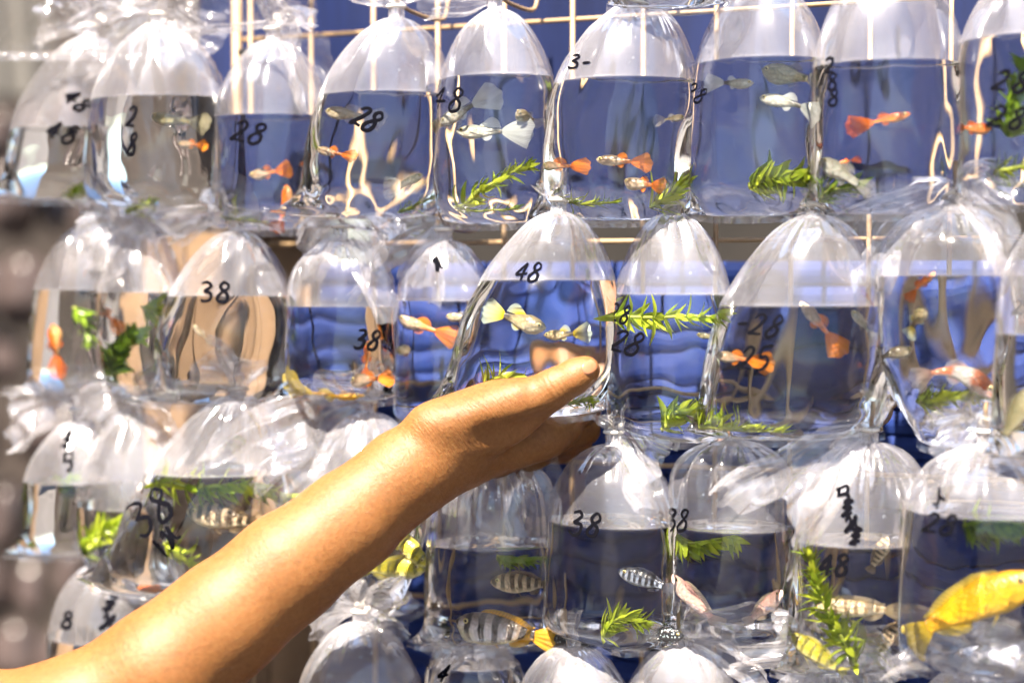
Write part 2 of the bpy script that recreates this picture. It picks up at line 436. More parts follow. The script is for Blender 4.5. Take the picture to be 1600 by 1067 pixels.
def tail(sp, ax, ay, L, spread, droop, fold=0.35, seed=0):
    "loose gathered end of the bag above the tie: a pleated fan; ax, ay = direction in photo pixels, L, spread, droop in pixels"
    k = sp['k']; rnd = random.Random(sp['seed']*31+seed)
    dirv = (U*ax - Z*ay).normalized()
    side = dirv.cross(N).normalized()
    na, nth = 26, 168
    th = np.linspace(0, 2*math.pi, nth, endpoint=False)
    ks = [(rnd.choice((5, 6, 8)), rnd.uniform(0, 6.28), .6), (rnd.choice((9, 11)), rnd.uniform(0, 6.28), .5), (rnd.choice((17, 19)), rnd.uniform(0, 6.28), .35), (rnd.choice((27, 31)), rnd.uniform(0, 6.28), .18)]
    wob = 1 + 0.14*np.sin(2*th+rnd.uniform(0, 6)) + 0.09*np.sin(5*th+rnd.uniform(0, 6)) + 0.05*np.sin(11*th)
    pl = sum(a*np.sin(kk*th+ph) for kk, ph, a in ks)
    V = np.zeros((na, nth, 3))
    tw = rnd.uniform(-.6, .6); fw = rnd.uniform(0.1, 0.35)
    for i in range(na):
        a = i/(na-1)
        r = sp['neck'] + spread*k*0.5*a**0.85
        ph = th + tw*a
        rr = r*(1+0.15*pl*min(1, a*3)*(1-.45*a))
        l = L*k*a*wob
        cen = np.array(sp['top']) + np.array(N)*(fw*L*k*a)
        x = rr*np.cos(ph); y = rr*np.sin(ph)*fold + 0.12*r*np.sin(3*ph+a*2)
        P = cen[None, :] + np.array(dirv)[None, :]*l[:, None] + np.array(side)[None, :]*x[:, None] + np.array(N)[None, :]*y[:, None]
        P[:, 2] -= droop*k*a*a*(1+0.25*np.cos(ph))
        # crumple
        cr = 1-2*np.abs(pn(P, 55.0, sp['seed']*9+seed)); c2 = pn(P, 28.0, sp['seed']*5+seed+3)
        P += np.array(N)[None, :]*((cr*.0022+c2*.004)*min(1, a*2.2))[:, None]
        P += np.array(dirv)[None, :]*(pn(P, 40.0, seed+2)*.004*a)[:, None] + np.array(side)[None, :]*(pn(P, 45.0, seed+sp['seed'])*.0035*a)[:, None]
        V[i] = P
    o = mesh_obj('ruffle', V.reshape(-1, 3), grid_faces(na, nth), M['ruffle'], sp['root'])
    at = o.data.attributes.new('dry_and_rim', 'FLOAT', 'POINT'); at.data.foreach_set('value', (1+.3*pn(V.reshape(-1, 3), 40.0, seed+5)).astype(np.float32))
    return o
m_, nt_, out_ = new_mat('clinging_droplet')
fr_ = nd(nt_, 'ShaderNodeFresnel', IOR=1.6); tr_ = nd(nt_, 'ShaderNodeBsdfTransparent'); gl_ = nd(nt_, 'ShaderNodeBsdfGlossy', Roughness=0.12)
tr_.inputs['Color'].default_value = (.86, .87, .9, 1)
mx_ = nd(nt_, 'ShaderNodeMixShader', Fac=fr_.outputs[0]); nt_.links.new(tr_.outputs[0], mx_.inputs[1]); nt_.links.new(gl_.outputs[0], mx_.inputs[2]); nt_.links.new(mx_.outputs[0], out_.inputs[0])
M['drop'] = m_
M['tie'] = simple_mat('white_tie', (0.78, 0.74, 0.68), 0.5, 0.1)

def inside(sp, px, py, dep):
    "offset from the wall plane of a point dep (0 axis .. 1 front wall) into the bag seen at that pixel"
    p = wp(px, py, sp['off']); h = max(0.0, p.z-sp['base'].z); H = sp['H']
    q = min(h/(sp['hb']*sp['W']), 1.0); d = sp['W']/2*sp['dep']*math.sin(q*math.pi/2)**0.8
    w = sp['W']/2*(1+sp['flare']*(1-q)**2.2)
    lx = sp['lean']*(h/H) + sp['bow']*math.sin(math.pi*min(1, h/H)) + sp['kick']*(1-q)**1.5
    x = ((p-sp['base']).dot(U)-lx)/max(w, 1e-4)
    d *= max(0.05, 1-min(1, abs(x))**2)**0.64
    yw = sp['yaw']; tilt = x*w*math.tan(yw) if abs(yw) < .8 else 0
    return sp['off'] + sp['fwd']*(1-h/H) + tilt*0.8 + dep*0.86*d
# ------------------------------------------------------------------ the bags, row by row (photo pixels on the hanging plane)
B = make_bag
# row above the frame: only its feet show
B('Z1', 12, 235, -330, 84, -150, 'foot of a bag above the frame at the far top left corner', off=.022, yaw=-22, kick=-15, flare=.12, lift=.0, dent=.0012, seed=71, wet=False)
B('Z2', 205, 500, -380, 42, -190, 'wide drooping foot of a bag above the frame, left of the blue tarpaulin gap', off=.026, yaw=10, flare=.1, hb=.3, dent=.0014, seed=72, wet=False)
B('Z3', 965, 1120, -350, 14, -190, 'foot of a bag just entering the top edge above the leftward number 3 bag', off=.02, yaw=-18, seed=73)
# first full row
B('A1', 14, 200, 62, 312, 205, 'leftmost bag of the top row with two rotated 48 marks', off=-.012, yaw=-38, kick=-22, lean=44, flare=.16, taper=.2, seed=1, tails=((.3, -1, 45, 80, 10), (-.6, -.5, 70, 110, 40, .5, 2)))
B('A2', 130, 370, 42, 342, 160, 'top row bag with numbers written upright along its left side', off=.002, yaw=12, bow=4, dn=2.3, dent=.0022, seed=2, tails=((-.5, -1, 50, 110, 25), (-1, .1, 120, 120, 30, .5, 4), (.8, -.2, 90, 100, 30, .5, 6)))
B('A3', 326, 506, 66, 360, 186, 'top row bag numbered 28 with an orange tailed guppy', off=-.004, yaw=-8, dn=2.1, lean=14, seed=3, tails=((.6, -1, 62, 95, 25), (1, .1, 80, 110, 60, .5, 4)))
B('A4', 474, 690, 34, 342, 153, 'top row bag with a sharp lower left corner and smudged number', off=.010, yaw=-27, kick=-26, lean=42, taper=.2, flare=.16, seed=4, tails=((-.6, -1, 55, 95, 10), (.4, -1, 40, 80, 10, .4, 3)))
B('A5', 678, 872, 18, 350, 126, 'top row bag numbered 48 holding white and black fan tailed guppies', off=.004, yaw=10, ht=.72, taper=.10, seed=5, tails=((-1, -.25, 95, 95, -8), (.35, -1, 40, 60, 10, .4, 2)))
B('A6', 856, 1082, 8, 345, 131, 'top row bag with a faint 3 and two green sprigs', off=.008, yaw=-10, ht=.66, lean=28, bow=-10, seed=6, tails=((.7, -.7, 80, 110, 10), (-.9, -.5, 80, 60, 0, .4, 5)))
B('A7', 1072, 1288, -36, 338, 101, 'top row bag with a broad leafy clump and white black guppies', off=.000, yaw=14, ht=.75, lean=10, seed=7, tails=((-.4, -1, 60, 80, 0),))
B('A8', 1276, 1500, -70, 335, 105, 'top row bag with one orange guppy in the middle and rotated number', off=.010, yaw=-16, ht=.8, kick=-6, seed=8, tails=((0, -1, 60, 80, 0),))
B('A9', 1497, 1705, -52, 320, 64, 'bag cut by the right edge in the top row with leaves behind its numbers', off=.004, yaw=8, ht=.75, seed=9)
# second row
B('B1', 48, 205, 352, 612, 452, 'leftmost bag of the middle row with an orange glow low inside', off=-.014, yaw=-20, lean=18, seed=11, tails=((-.2, -1, 30, 60, 0), (.7, .2, 90, 120, 30, .5, 3)))
B('B2', 150, 300, 350, 622, 456, 'blurred middle row bag with one orange guppy above a dark green sprig', off=.000, yaw=20, lean=-5, dent=.0022, seed=12, tails=((.2, -.6, 60, 150, 20, .6, 7), (-.5, .25, 80, 105, 40), (.8, .3, 90, 100, 45, .5, 2)))
B('B3', 246, 450, 362, 632, 461, 'middle row bag numbered 38 with brown planks seen through its water', off=.008, yaw=-24, kick=-18, flare=.16, lean=26, taper=.2, seed=13, tails=((-.5, -.4, 80, 95, 40), (.6, -.6, 60, 95, 20, .5, 3)))
B('B4', 446, 622, 372, 626, 478, 'middle row bag numbered 38 with orange and yellow fish on its floor', off=.004, yaw=6, dn=2.5, ht=.5, seed=14, tails=((.8, .2, 100, 110, 50), (-.5, .2, 60, 90, 40, .5, 2)))
B('B5', 616, 772, 376, 664, 469, 'middle row bag with brown guppies just left of the held bag', off=-.006, yaw=10, dn=2.3, ht=.55, seed=15, tails=((-1, .12, 135, 115, 40), (-.4, .6, 80, 70, 30, .4, 2)))
B('B6', 702, 938, 332, 652, 437, 'bag numbered 48 cradled by the hand, two yellow tailed guppies', off=.030, yaw=-24, kick=-14, lean=56, ht=.70, flare=.12, hb=.40, taper=.26, seed=16, tails=((-.2, -1, 30, 50, 0),))
B('B7', 946, 1146, 332, 690, 459, 'middle row bag marked 28 twice with a sprig floating at the surface', off=.004, yaw=12, ht=.74, lean=4, seed=17, tails=((.1, -1, 30, 45, 0),))
B('B8', 1098, 1362, 336, 688, 476, 'middle row bag marked 28 and 25 with two orange tailed guppies', off=.012, yaw=-18, kick=-8, ht=.66, lean=42, flare=.08, taper=.22, seed=18, tails=((-.05, -1, 30, 32, 0),))
B('B9', 1368, 1592, 318, 700, 430, 'middle row bag tapering downward with an orange white fish above moss', off=.004, yaw=4, hb=.95, ht=.5, dn=2.6, flare=-.62, dep=.86, seed=19, tails=((-1, .45, 135, 135, 45), (.9, .1, 110, 140, 60, .5, 3)))
B('B10', 1556, 1760, 330, 716, 520, 'bag cut by the right edge in the middle row with a dark mottled fish', off=.026, yaw=-30, kick=-4, seed=20)
# third row
B('C1', 44, 205, 655, 868, 748, 'leftmost bag of the third row with smudged blue marks', off=-.014, yaw=-30, kick=-16, flare=.14, seed=21, tails=((-1, -.05, 100, 80, 25), (-.2, -1, 50, 70, 0, .4, 2)))
B('C2', 118, 300, 640, 935, 786, 'third row bag hanging behind the sharp cornered bag, yellow leaves below', off=.000, yaw=15, hb=.6, seed=22, tails=((1, -.1, 110, 140, 40, .5, 8), (.3, -1, 50, 110, 30), (-.7, .1, 80, 110, 50, .5, 2)))
B('C3', 176, 440, 612, 935, 731, 'third row bag with a long pointed left corner and a striped cichlid', off=.018, yaw=-26, kick=-16, lean=76, flare=.22, hb=.4, taper=.34, lift=.12, seed=23, tails=((-.7, -.6, 75, 95, 25), (.4, -1, 50, 80, 10, .5, 2)))
B('C4', 470, 682, 642, 968, 800, 'third row bag behind the wrist with yellow spotted cichlids', off=.002, yaw=20, hb=.95, flare=-.5, ht=.5, seed=24, tails=((-.9, .5, 225, 215, 55), (-.2, -.5, 60, 130, 20, .5, 2)))
B('C5', 672, 862, 706, 1012, 846, 'third row bag below the hand with banded yellow tailed cichlids', off=.004, yaw=-22, kick=-16, flare=.14, ht=.45, dn=2.8, pleat=.42, plen=.2, seed=25, tails=((-.8, .5, 110, 130, 40), (.8, .4, 90, 120, 40, .5, 2)))
B('C6', 846, 1050, 690, 1010, 811, 'third row bag numbered 38 with a dark blue striped cichlid', off=.010, yaw=9, ht=.55, dn=2.4, lean=10, seed=26, tails=((.75, .55, 92, 95, 10), (-.2, -.8, 25, 60, 0, .5, 2)))
B('C7', 1048, 1236, 684, 1008, 819, 'third row bag with two pink fish and leaves under its surface', off=.000, yaw=-12, ht=.45, dn=2.8, pleat=.42, plen=.2, seed=27, tails=((.2, -1, 20, 50, 0),))
B('C8', 1232, 1432, 686, 1056, 840, 'third row bag with a column of writing and a tall upright sprig', off=.010, yaw=-24, kick=-10, lean=22, taper=.2, ht=.55, dn=2.5, flare=.12, pleat=.42, plen=.2, seed=28, tails=((-.85, .75, 190, 150, 20), (.35, -1, 62, 42, 0, .5, 2), (-1, .1, 60, 60, 20, .5, 3)))
B('C9', 1408, 1668, 690, 1062, 792, 'bag cut by the right edge in the third row with a large yellow cichlid', off=.014, yaw=12, ht=.5, dn=2.6, dep=.9, seed=29, tails=((-.5, .1, 70, 110, 30), (.4, -1, 50, 90, 0, .5, 2)))
# fourth row: domes only
B('D1', 78, 262, 872, 1130, 990, 'bag with dark handwriting beneath the leftmost third row bags', off=-.008, yaw=-10, dn=2.5, seed=31)
B('D2', 458, 672, 966, 1300, 1110, 'dome of a bottom row bag left of centre under the arm', off=.016, yaw=8, ht=.55, seed=32, tails=((.5, -1, 60, 120, 10), (-.7, -.4, 60, 100, 30, .5, 2), (1, -.2, 90, 90, 20, .5, 5)))
B('D3', 660, 822, 1000, 1320, 1030, 'bottom row bag with dark water between two clear domes', off=-.004, yaw=-8, dn=3, ht=.4, seed=33, tails=((-.6, .3, 70, 90, 30), (.6, .3, 70, 100, 30, .5, 2)))
B('D4', 802, 992, 1002, 1330, 1130, 'round dome of a bottom row bag under the number 38 bag', off=.016, yaw=8, ht=.5, dn=2.2, seed=34, tails=((-.3, -1, 22, 50, 0),))
B('D5', 978, 1160, 1000, 1330, 1120, 'round dome of a bottom row bag under the pink fish', off=.012, yaw=-8, ht=.5, dn=2.2, seed=35, tails=((1, -.1, 110, 100, 40), (.3, -1, 30, 60, 0, .5, 2)))
B('D6', 1168, 1390, 1030, 1360, 1140, 'bottom row bag with crumpled ruffles under the tall sprig', off=.004, yaw=8, seed=36, tails=((-.7, -.3, 100, 110, 30), (.5, -.6, 100, 140, 40, .5, 2), (1, .1, 110, 110, 20, .5, 3)))
B('D7', 1400, 1630, 1034, 1380, 1150, 'bottom right corner bag showing just crumpled film', off=.016, yaw=-8, seed=37, tails=((-.8, -.3, 110, 120, 30), (.6, -.5, 100, 140, 30, .5, 2)))
for kx in ('A4', 'A5', 'A6', 'B4', 'B5', 'B7', 'B8', 'B9', 'C5', 'C6', 'C7', 'C8', 'C9', 'D4', 'D5'):
    t = BAGS[kx]['top']; d = t-CAM
    q = t + Z*0.004 - N*0.004
    r = q-CAM
    px = 800 + F*r.x/(r.y*math.cos(PITCH)-r.z*math.sin(PITCH)); py = 533.5 - F*(r.z*math.cos(PITCH)+r.y*math.sin(PITCH))/(r.y*math.cos(PITCH)-r.z*math.sin(PITCH))
    hook(px, py, (q-Vector((0, D0, CAM_Z))).dot(N))
px, py = 1385, 622; hook(px, py, -.02)
# ------------------------------------------------------------------ marker numbers on the film
GL = {
 '2': [[(.02, .78), (.22, .98), (.5, .86), (.42, .55), (.12, .22), (0, .08), (.2, .10), (.62, .06)]],
 '8': [[(.62, .86), (.40, 1.0), (.22, .80), (.34, .58), (.58, .36), (.52, .06), (.22, .0), (.10, .22), (.32, .50), (.58, .70), (.62, .88)]],
 '3': [[(.04, .95), (.34, 1.0), (.50, .82), (.24, .58), (.20, .55), (.52, .42), (.50, .12), (.20, 0), (0, .12)]],
 '4': [[(.44, 1.0), (.20, .62), (.0, .34), (.30, .36), (.62, .42)], [(.44, .95), (.36, .45), (.34, .0)]],
 '5': [[(.12, .98), (.10, .58), (.40, .60), (.56, .36), (.40, .06), (.04, .0)], [(.10, .96), (.66, 1.04)]],
 '1': [[(.3, 1.0), (.34, .5), (.26, 0)]],
 '-': [[(0, .45), (.5, .55)]],
 'k': [[(.1, 1), (.6, .9), (.1, .62), (.5, .58), (.0, .2), (.5, .25)], [(.3, 1.1), (.25, 0)]],
 'm': [[(.0, .9), (.55, .95), (.5, .55), (.05, .5), (.6, .45), (.5, 0), (.3, .1)], [(.15, .95), (.1, .5)]],
 't': [[(.3, 1.05), (.32, .5), (.28, 0)], [(.32, .62), (.7, .42)], [(.0, .3), (.16, .2)]],
 'w': [[(.0, .7), (.2, .95), (.25, .5), (.0, .1), (.3, .3), (.55, .9), (.5, .3), (.75, .1)]],
}
def write(bag, text, px, py, size, rot=0.0, slant=0.25, gap=0.78, wid=1.0, pen=4.4, vertical=False):
    sp = BAGS[bag]; V, Fc = [], []
    n = len(text); rnd = random.Random(int(px*7+py))
    cr, sr = math.cos(math.radians(rot)), math.sin(math.radians(rot))
    for i, ch in enumerate(text):
        ox = (i-(n-1)/2)*gap*size if not vertical else rnd.uniform(-.08, .08)*size
        oy = 0 if not vertical else -(i-(n-1)/2)*gap*size*1.3
        for st in GL[ch]:
            P2 = [Vector(((a-.3)*wid*size+ox+slant*(b-.5)*size+rnd.uniform(-.03, .03)*size, (b-.5)*size+oy+rnd.uniform(-.03, .03)*size, 0)) for a, b in st]
            pts = smooth_path(P2, 6); line = []
            for p in pts:
                qx = px + p.x*cr + p.y*sr; qy = py - (p.y*cr - p.x*sr)
                d = ray(qx, qy).normalized()
                h = sp['bvh'].ray_cast(CAM, d)
                if h[0] is None: continue
                nn = h[1] if h[1].dot(d) < 0 else -h[1]
                line.append((h[0]+nn*0.0005, nn))
            if len(line) < 2: continue
            m = len(line); b0 = len(V)
            for j, (p, nn) in enumerate(line):
                t = (line[min(j+1, m-1)][0]-line[max(j-1, 0)][0])
                if t.length < 1e-7: t = Vector(U)
                sd = t.normalized().cross(nn).normalized()
                w = 1.25*pen*sp['k']*0.5*(1-0.35*abs(2*j/(m-1)-1)**3)*(1+0.18*noise.noise(Vector((j*.4, px, py))))
                V += [p-sd*w, p+nn*0.00012, p+sd*w]
            for j in range(m-1):
                a = b0+j*3; Fc += [(a, a+1, a+4, a+3), (a+1, a+2, a+5, a+4)]
    if V: mesh_obj('marker_number', V, Fc, M['ink'], sp['root'])
W_ = write
W_('A1', '48', 120, 158, 24, 40); W_('A1', '48', 97, 207, 30, 15)
W_('A2', '28', 206, 204, 34, 4, .1, .95, .6, 4.6, True)
W_('A3', '28', 388, 207, 34, 8, .25, .72, 1.0, 4.6)
W_('A4', '28', 573, 186, 34, 22, .35, .52, .8, 5)
W_('A5', '48', 699, 155, 36, 4, .15, .68, .9, 4.2)
W_('A6', '3-', 908, 98, 22, 5, .3, .9, 1, 3.6)
W_('A7', '28', 1088, 146, 26, 30, .1, .6, .7, 3.4)
W_('A8', '288', 1299, 128, 25, -4, .1, .78, .95, 3.8, True)
W_('A9', '28', 1580, 128, 34, 6, .3, .8, 1, 5); W_('A9', '28', 1574, 184, 34, 6, .3, .8, 1, 5)
W_('B3', '38', 335, 457, 30, 0, .05, .8, 1, 4.6)
W_('B4', '38', 573, 531, 30, 3, .2, .62, .9, 4.6)
W_('B5', 'w', 683, 413, 22, -25, 0, .7, .6, 3.6)
W_('B6', '48', 826, 425, 28, 3, .3, .62, .9, 3.8)
W_('B7', '28', 969, 490, 28, 12, .1, .55, .7, 3.6); W_('B7', '28', 980, 535, 36, 12, .3, .62, .9, 4.4)
W_('B8', '-28', 1186, 508, 34, 5, .35, .66, .9, 4.2); W_('B8', '25', 1181, 560, 36, 0, .3, .66, .9, 4.4)
W_('B9', '2', 1590, 480, 24)
W_('C1', 'km', 104, 705, 30, 0, .1, .8, .8, 4, True)
W_('C3', '38', 234, 800, 52, -35, .1, .66, .9, 6); W_('C3', '1w', 258, 848, 34, -50, .1, .66, .9, 5)
W_('C6', '38', 914, 818, 36, 5, .1, .66, .9, 4.6)
W_('C7', '38', 1058, 812, 34, 4, .1, .5, .7, 4.2)
W_('C8', 'mkwk', 1327, 806, 26, -14, .2, .68, 1.2, 4.4, True); W_('C8', '48', 1303, 882, 34, 0, .1, .66, .9, 5.2)
W_('C9', 't', 1467, 779, 34, 0, .1, .7, .8, 4.2); W_('C9', '28', 1469, 818, 32, 8, .25, .72, 1, 4.6)
W_('D1', '8', 103, 968, 24, 0, .1, .7, 1.2, 5); W_('D1', 'kw', 170, 958, 26, 0, .3, .8, 1.2, 5, True)
W_('D3', '4', 694, 1052, 26, 0, .5, .7, .9, 4.4)
# ------------------------------------------------------------------ fish
def fish_mat(name, back, side, belly, bar=None, bars=0, barw=0.5, mottle=0.3, rear=None, rear_at=0.35, rough=0.28, spots=None):
    m, nt, out = new_mat(name)
    al = nd(nt, 'ShaderNodeAttribute', {'attribute_name': 'along'}).outputs['Fac']
    up = nd(nt, 'ShaderNodeAttribute', {'attribute_name': 'up'}).outputs['Fac']
    tc = nd(nt, 'ShaderNodeTexCoord')
    ns = nd(nt, 'ShaderNodeTexNoise', Vector=tc.outputs['Object'], Scale=420.0, Detail=3.0)
    nl = nd(nt, 'ShaderNodeTexNoise', Vector=tc.outputs['Object'], Scale=130.0, Detail=2.0)
    u2 = nd(nt, 'ShaderNodeMath', {'operation': 'MULTIPLY_ADD'}, i0=nl.outputs[0], i1=0.5, i2=up)
    base = ramp(nt, nd(nt, 'ShaderNodeMapRange', Value=u2.outputs[0], i1=-0.75, i2=1.25).outputs[0], [(0.08, belly), (0.45, side), (0.85, back)])
    cur = base
    def mix(fac, a, b):
        x = nt.nodes.new('ShaderNodeMix'); x.data_type = 'RGBA'
        nt.links.new(fac, x.inputs[0]); nt.links.new(a, x.inputs[6])
        if isinstance(b, tuple): x.inputs[7].default_value = (*b, 1)
        else: nt.links.new(b, x.inputs[7])
        return x.outputs[2]
    if rear:
        r2 = nd(nt, 'ShaderNodeMath', {'operation': 'MULTIPLY_ADD'}, i0=nl.outputs[0], i1=0.3, i2=al)
        f = nd(nt, 'ShaderNodeMapRange', Value=r2.outputs[0], i1=rear_at+0.25, i2=rear_at+0.05)
        cur = mix(f.outputs[0], cur, rear)
    if bar:
        wob = nd(nt, 'ShaderNodeMath', {'operation': 'MULTIPLY_ADD'}, i0=nl.outputs[0], i1=0.07, i2=al)
        ph = nd(nt, 'ShaderNodeMath', {'operation': 'MULTIPLY'}, i0=wob.outputs[0], i1=bars*6.2832)
        sn = nd(nt, 'ShaderNodeMath', {'operation': 'SINE'}, i0=ph.outputs[0])
        bf = nd(nt, 'ShaderNodeMapRange', Value=sn.outputs[0], i1=(1-2*barw)-0.25, i2=(1-2*barw)+0.35)
        fade = nd(nt, 'ShaderNodeMapRange', Value=up, i1=-1.0, i2=-0.4)
        b2 = nd(nt, 'ShaderNodeMath', {'operation': 'MULTIPLY'}, i0=bf.outputs[0], i1=fade.outputs[0])
        cur = mix(b2.outputs[0], cur, bar)
    if spots:
        vo = nd(nt, 'ShaderNodeTexVoronoi', Vector=tc.outputs['Object'], Scale=650.0)
        sf = nd(nt, 'ShaderNodeMapRange', Value=vo.outputs['Distance'], i1=0.34, i2=0.2)
        cur = mix(sf.outputs[0], cur, spots)
    mo = nd(nt, 'ShaderNodeMapRange', Value=ns.outputs[0], i1=0.35, i2=0.65, i3=0.0, i4=mottle)
    cur = mix(mo.outputs[0], cur, tuple(v*0.45 for v in side))
    vs2 = nd(nt, 'ShaderNodeTexVoronoi', Vector=tc.outputs['Object'], Scale=620.0)
    cs = nd(nt, 'ShaderNodeMapRange', Value=vs2.outputs['Distance'], i1=0.25, i2=0.7, i3=0.0, i4=0.35)
    cur = mix(cs.outputs[0], cur, tuple(v*0.4 for v in back))
    bp = nd(nt, 'ShaderNodeBump', Strength=0.6, Distance=0.0005, Height=vs2.outputs['Distance'])
    b = nd(nt, 'ShaderNodeBsdfPrincipled', Base_Color=cur, Roughness=rough, Normal=bp.outputs[0])
    b.inputs['Subsurface Weight'].default_value = 0.25; b.inputs['Subsurface Radius'].default_value = (0.6, 0.3, 0.2); b.inputs['Subsurface Scale'].default_value = 0.003
    nt.links.new(b.outputs[0], out.inputs[0]); return m
def fin_mat(name, color, edge, alpha=0.75):
    m, nt, out = new_mat(name)
    al = nd(nt, 'ShaderNodeAttribute', {'attribute_name': 'along'}).outputs['Fac']
    ry = nd(nt, 'ShaderNodeAttribute', {'attribute_name': 'up'}).outputs['Fac']
    c = ramp(nt, al, [(0.1, color), (0.9, edge)])
    w = nd(nt, 'ShaderNodeMath', {'operation': 'SINE'}, i0=nd(nt, 'ShaderNodeMath', {'operation': 'MULTIPLY'}, i0=ry, i1=60.0).outputs[0])
    a = nd(nt, 'ShaderNodeMapRange', Value=w.outputs[0], i1=-1.0, i2=1.0, i3=alpha*0.75, i4=min(1, alpha*1.15))
    df = nd(nt, 'ShaderNodeBsdfDiffuse', Color=c); tl = nd(nt, 'ShaderNodeBsdfTranslucent', Color=c); tr = nd(nt, 'ShaderNodeBsdfTransparent')
    m1 = nd(nt, 'ShaderNodeMixShader', Fac=0.5); nt.links.new(df.outputs[0], m1.inputs[1]); nt.links.new(tl.outputs[0], m1.inputs[2])
    fd = nd(nt, 'ShaderNodeMapRange', Value=al, i1=0.3, i2=1.0, i3=1.0, i4=0.62)
    a = nd(nt, 'ShaderNodeMath', {'operation': 'MULTIPLY'}, i0=a.outputs[0], i1=fd.outputs[0])
    m2 = nd(nt, 'ShaderNodeMixShader', Fac=a.outputs[0]); nt.links.new(tr.outputs[0], m2.inputs[1]); nt.links.new(m1.outputs[0], m2.inputs[2])
    nt.links.new(m2.outputs[0], out.inputs[0]); return m
FM = {
 'pale':   (fish_mat('pale_guppy_skin', (.20, .16, .09), (.46, .38, .25), (.72, .66, .54), mottle=.6), fin_mat('pale_fin', (.7, .64, .5), (.75, .7, .6), .45)),
 'orange': (fish_mat('orange_guppy_skin', (.26, .18, .10), (.58, .42, .28), (.8, .70, .58), mottle=.55, rear=(.85, .22, .03), rear_at=.3), fin_mat('orange_fin', (.9, .22, .02), (.92, .30, .03), .95)),
 'allorange': (fish_mat('deep_orange_skin', (.75, .14, .02), (.88, .24, .03), (.9, .5, .2)), fin_mat('deep_orange_fin', (.85, .2, .02), (.8, .16, .02), .9)),
 'redwhite': (fish_mat('orange_white_skin', (.85, .75, .65), (.9, .85, .8), (.9, .88, .85), bar=(.9, .2, .02), bars=1.5, barw=.62), fin_mat('white_fin_a', (.9, .5, .3), (.9, .85, .8), .8)),
 'panda':  (fish_mat('white_black_guppy_skin', (.30, .30, .24), (.62, .60, .50), (.82, .80, .72), mottle=.55, rear=(.02, .02, .025), rear_at=.28), fin_mat('white_fin', (.78, .82, .74), (.86, .9, .86), .85)),
 'yellowtail': (fish_mat('yellow_tail_guppy_skin', (.22, .18, .08), (.55, .45, .26), (.8, .70, .48), mottle=.55, rear=(.05, .05, .06), rear_at=.22), fin_mat('yellow_fin', (.95, .72, .03), (.72, .86, .74), .95)),
 'silver': (fish_mat('silver_guppy_skin', (.24, .23, .17), (.50, .50, .43), (.8, .79, .72), mottle=.6), fin_mat('silver_fin', (.7, .68, .6), (.72, .7, .62), .4)),
 'olive':  (fish_mat('olive_guppy_skin', (.16, .15, .08), (.36, .32, .18), (.6, .56, .4)), fin_mat('olive_fin', (.3, .28, .16), (.4, .36, .24), .5)),
 'zebra':  (fish_mat('brown_barred_skin', (.42, .30, .17), (.82, .64, .42), (.85, .72, .5), bar=(.012, .009, .008), bars=6.5, barw=.55), fin_mat('brown_fin', (.16, .11, .06), (.5, .36, .2), .8)),
 'tan':    (fish_mat('tan_barred_skin', (.45, .34, .18), (.72, .60, .40), (.82, .74, .58), bar=(.22, .14, .06), bars=7, barw=.35), fin_mat('tan_fin', (.5, .38, .2), (.7, .58, .4), .7)),
 'banded': (fish_mat('violet_banded_skin', (.22, .17, .13), (.72, .64, .62), (.8, .72, .38), bar=(.015, .012, .012), bars=6, barw=.5, rear=(.72, .38, .03), rear_at=.2), fin_mat('amber_fin', (.75, .36, .03), (.85, .5, .06), .9)),
 'blue':   (fish_mat('blue_black_skin', (.03, .034, .045), (.30, .34, .44), (.42, .46, .55), bar=(.012, .012, .016), bars=8, barw=.55), fin_mat('dark_fin', (.03, .03, .04), (.12, .13, .17), .8)),
 'dark':   (fish_mat('dark_spotted_skin', (.012, .012, .014), (.03, .03, .035), (.05, .05, .055), spots=(.34, .42, .45)), fin_mat('black_fin', (.02, .02, .024), (.05, .05, .06), .9)),
 'pink':   (fish_mat('pink_skin', (.82, .48, .40), (.85, .58, .50), (.88, .72, .66), mottle=.12), fin_mat('pink_fin', (.85, .6, .45), (.88, .76, .58), .7)),
 'yellow': (fish_mat('yellow_cichlid_skin', (.70, .34, .006), (.84, .44, .008), (.88, .56, .04), mottle=.3), fin_mat('yellow_cichlid_fin', (.85, .58, .02), (.80, .62, .12), .85)),
 'lemon':  (fish_mat('lemon_spotted_skin', (.45, .40, .05), (.72, .62, .04), (.78, .74, .4), bar=(.16, .15, .05), bars=6, barw=.3, mottle=.4), fin_mat('lemon_fin', (.8, .68, .03), (.78, .7, .2), .8)),
}
M['pupil'] = simple_mat('fish_pupil', (.008, .008, .01), .12, .1)
M['iris'] = simple_mat('fish_iris', (.62, .52, .22), .2, .3, 900)
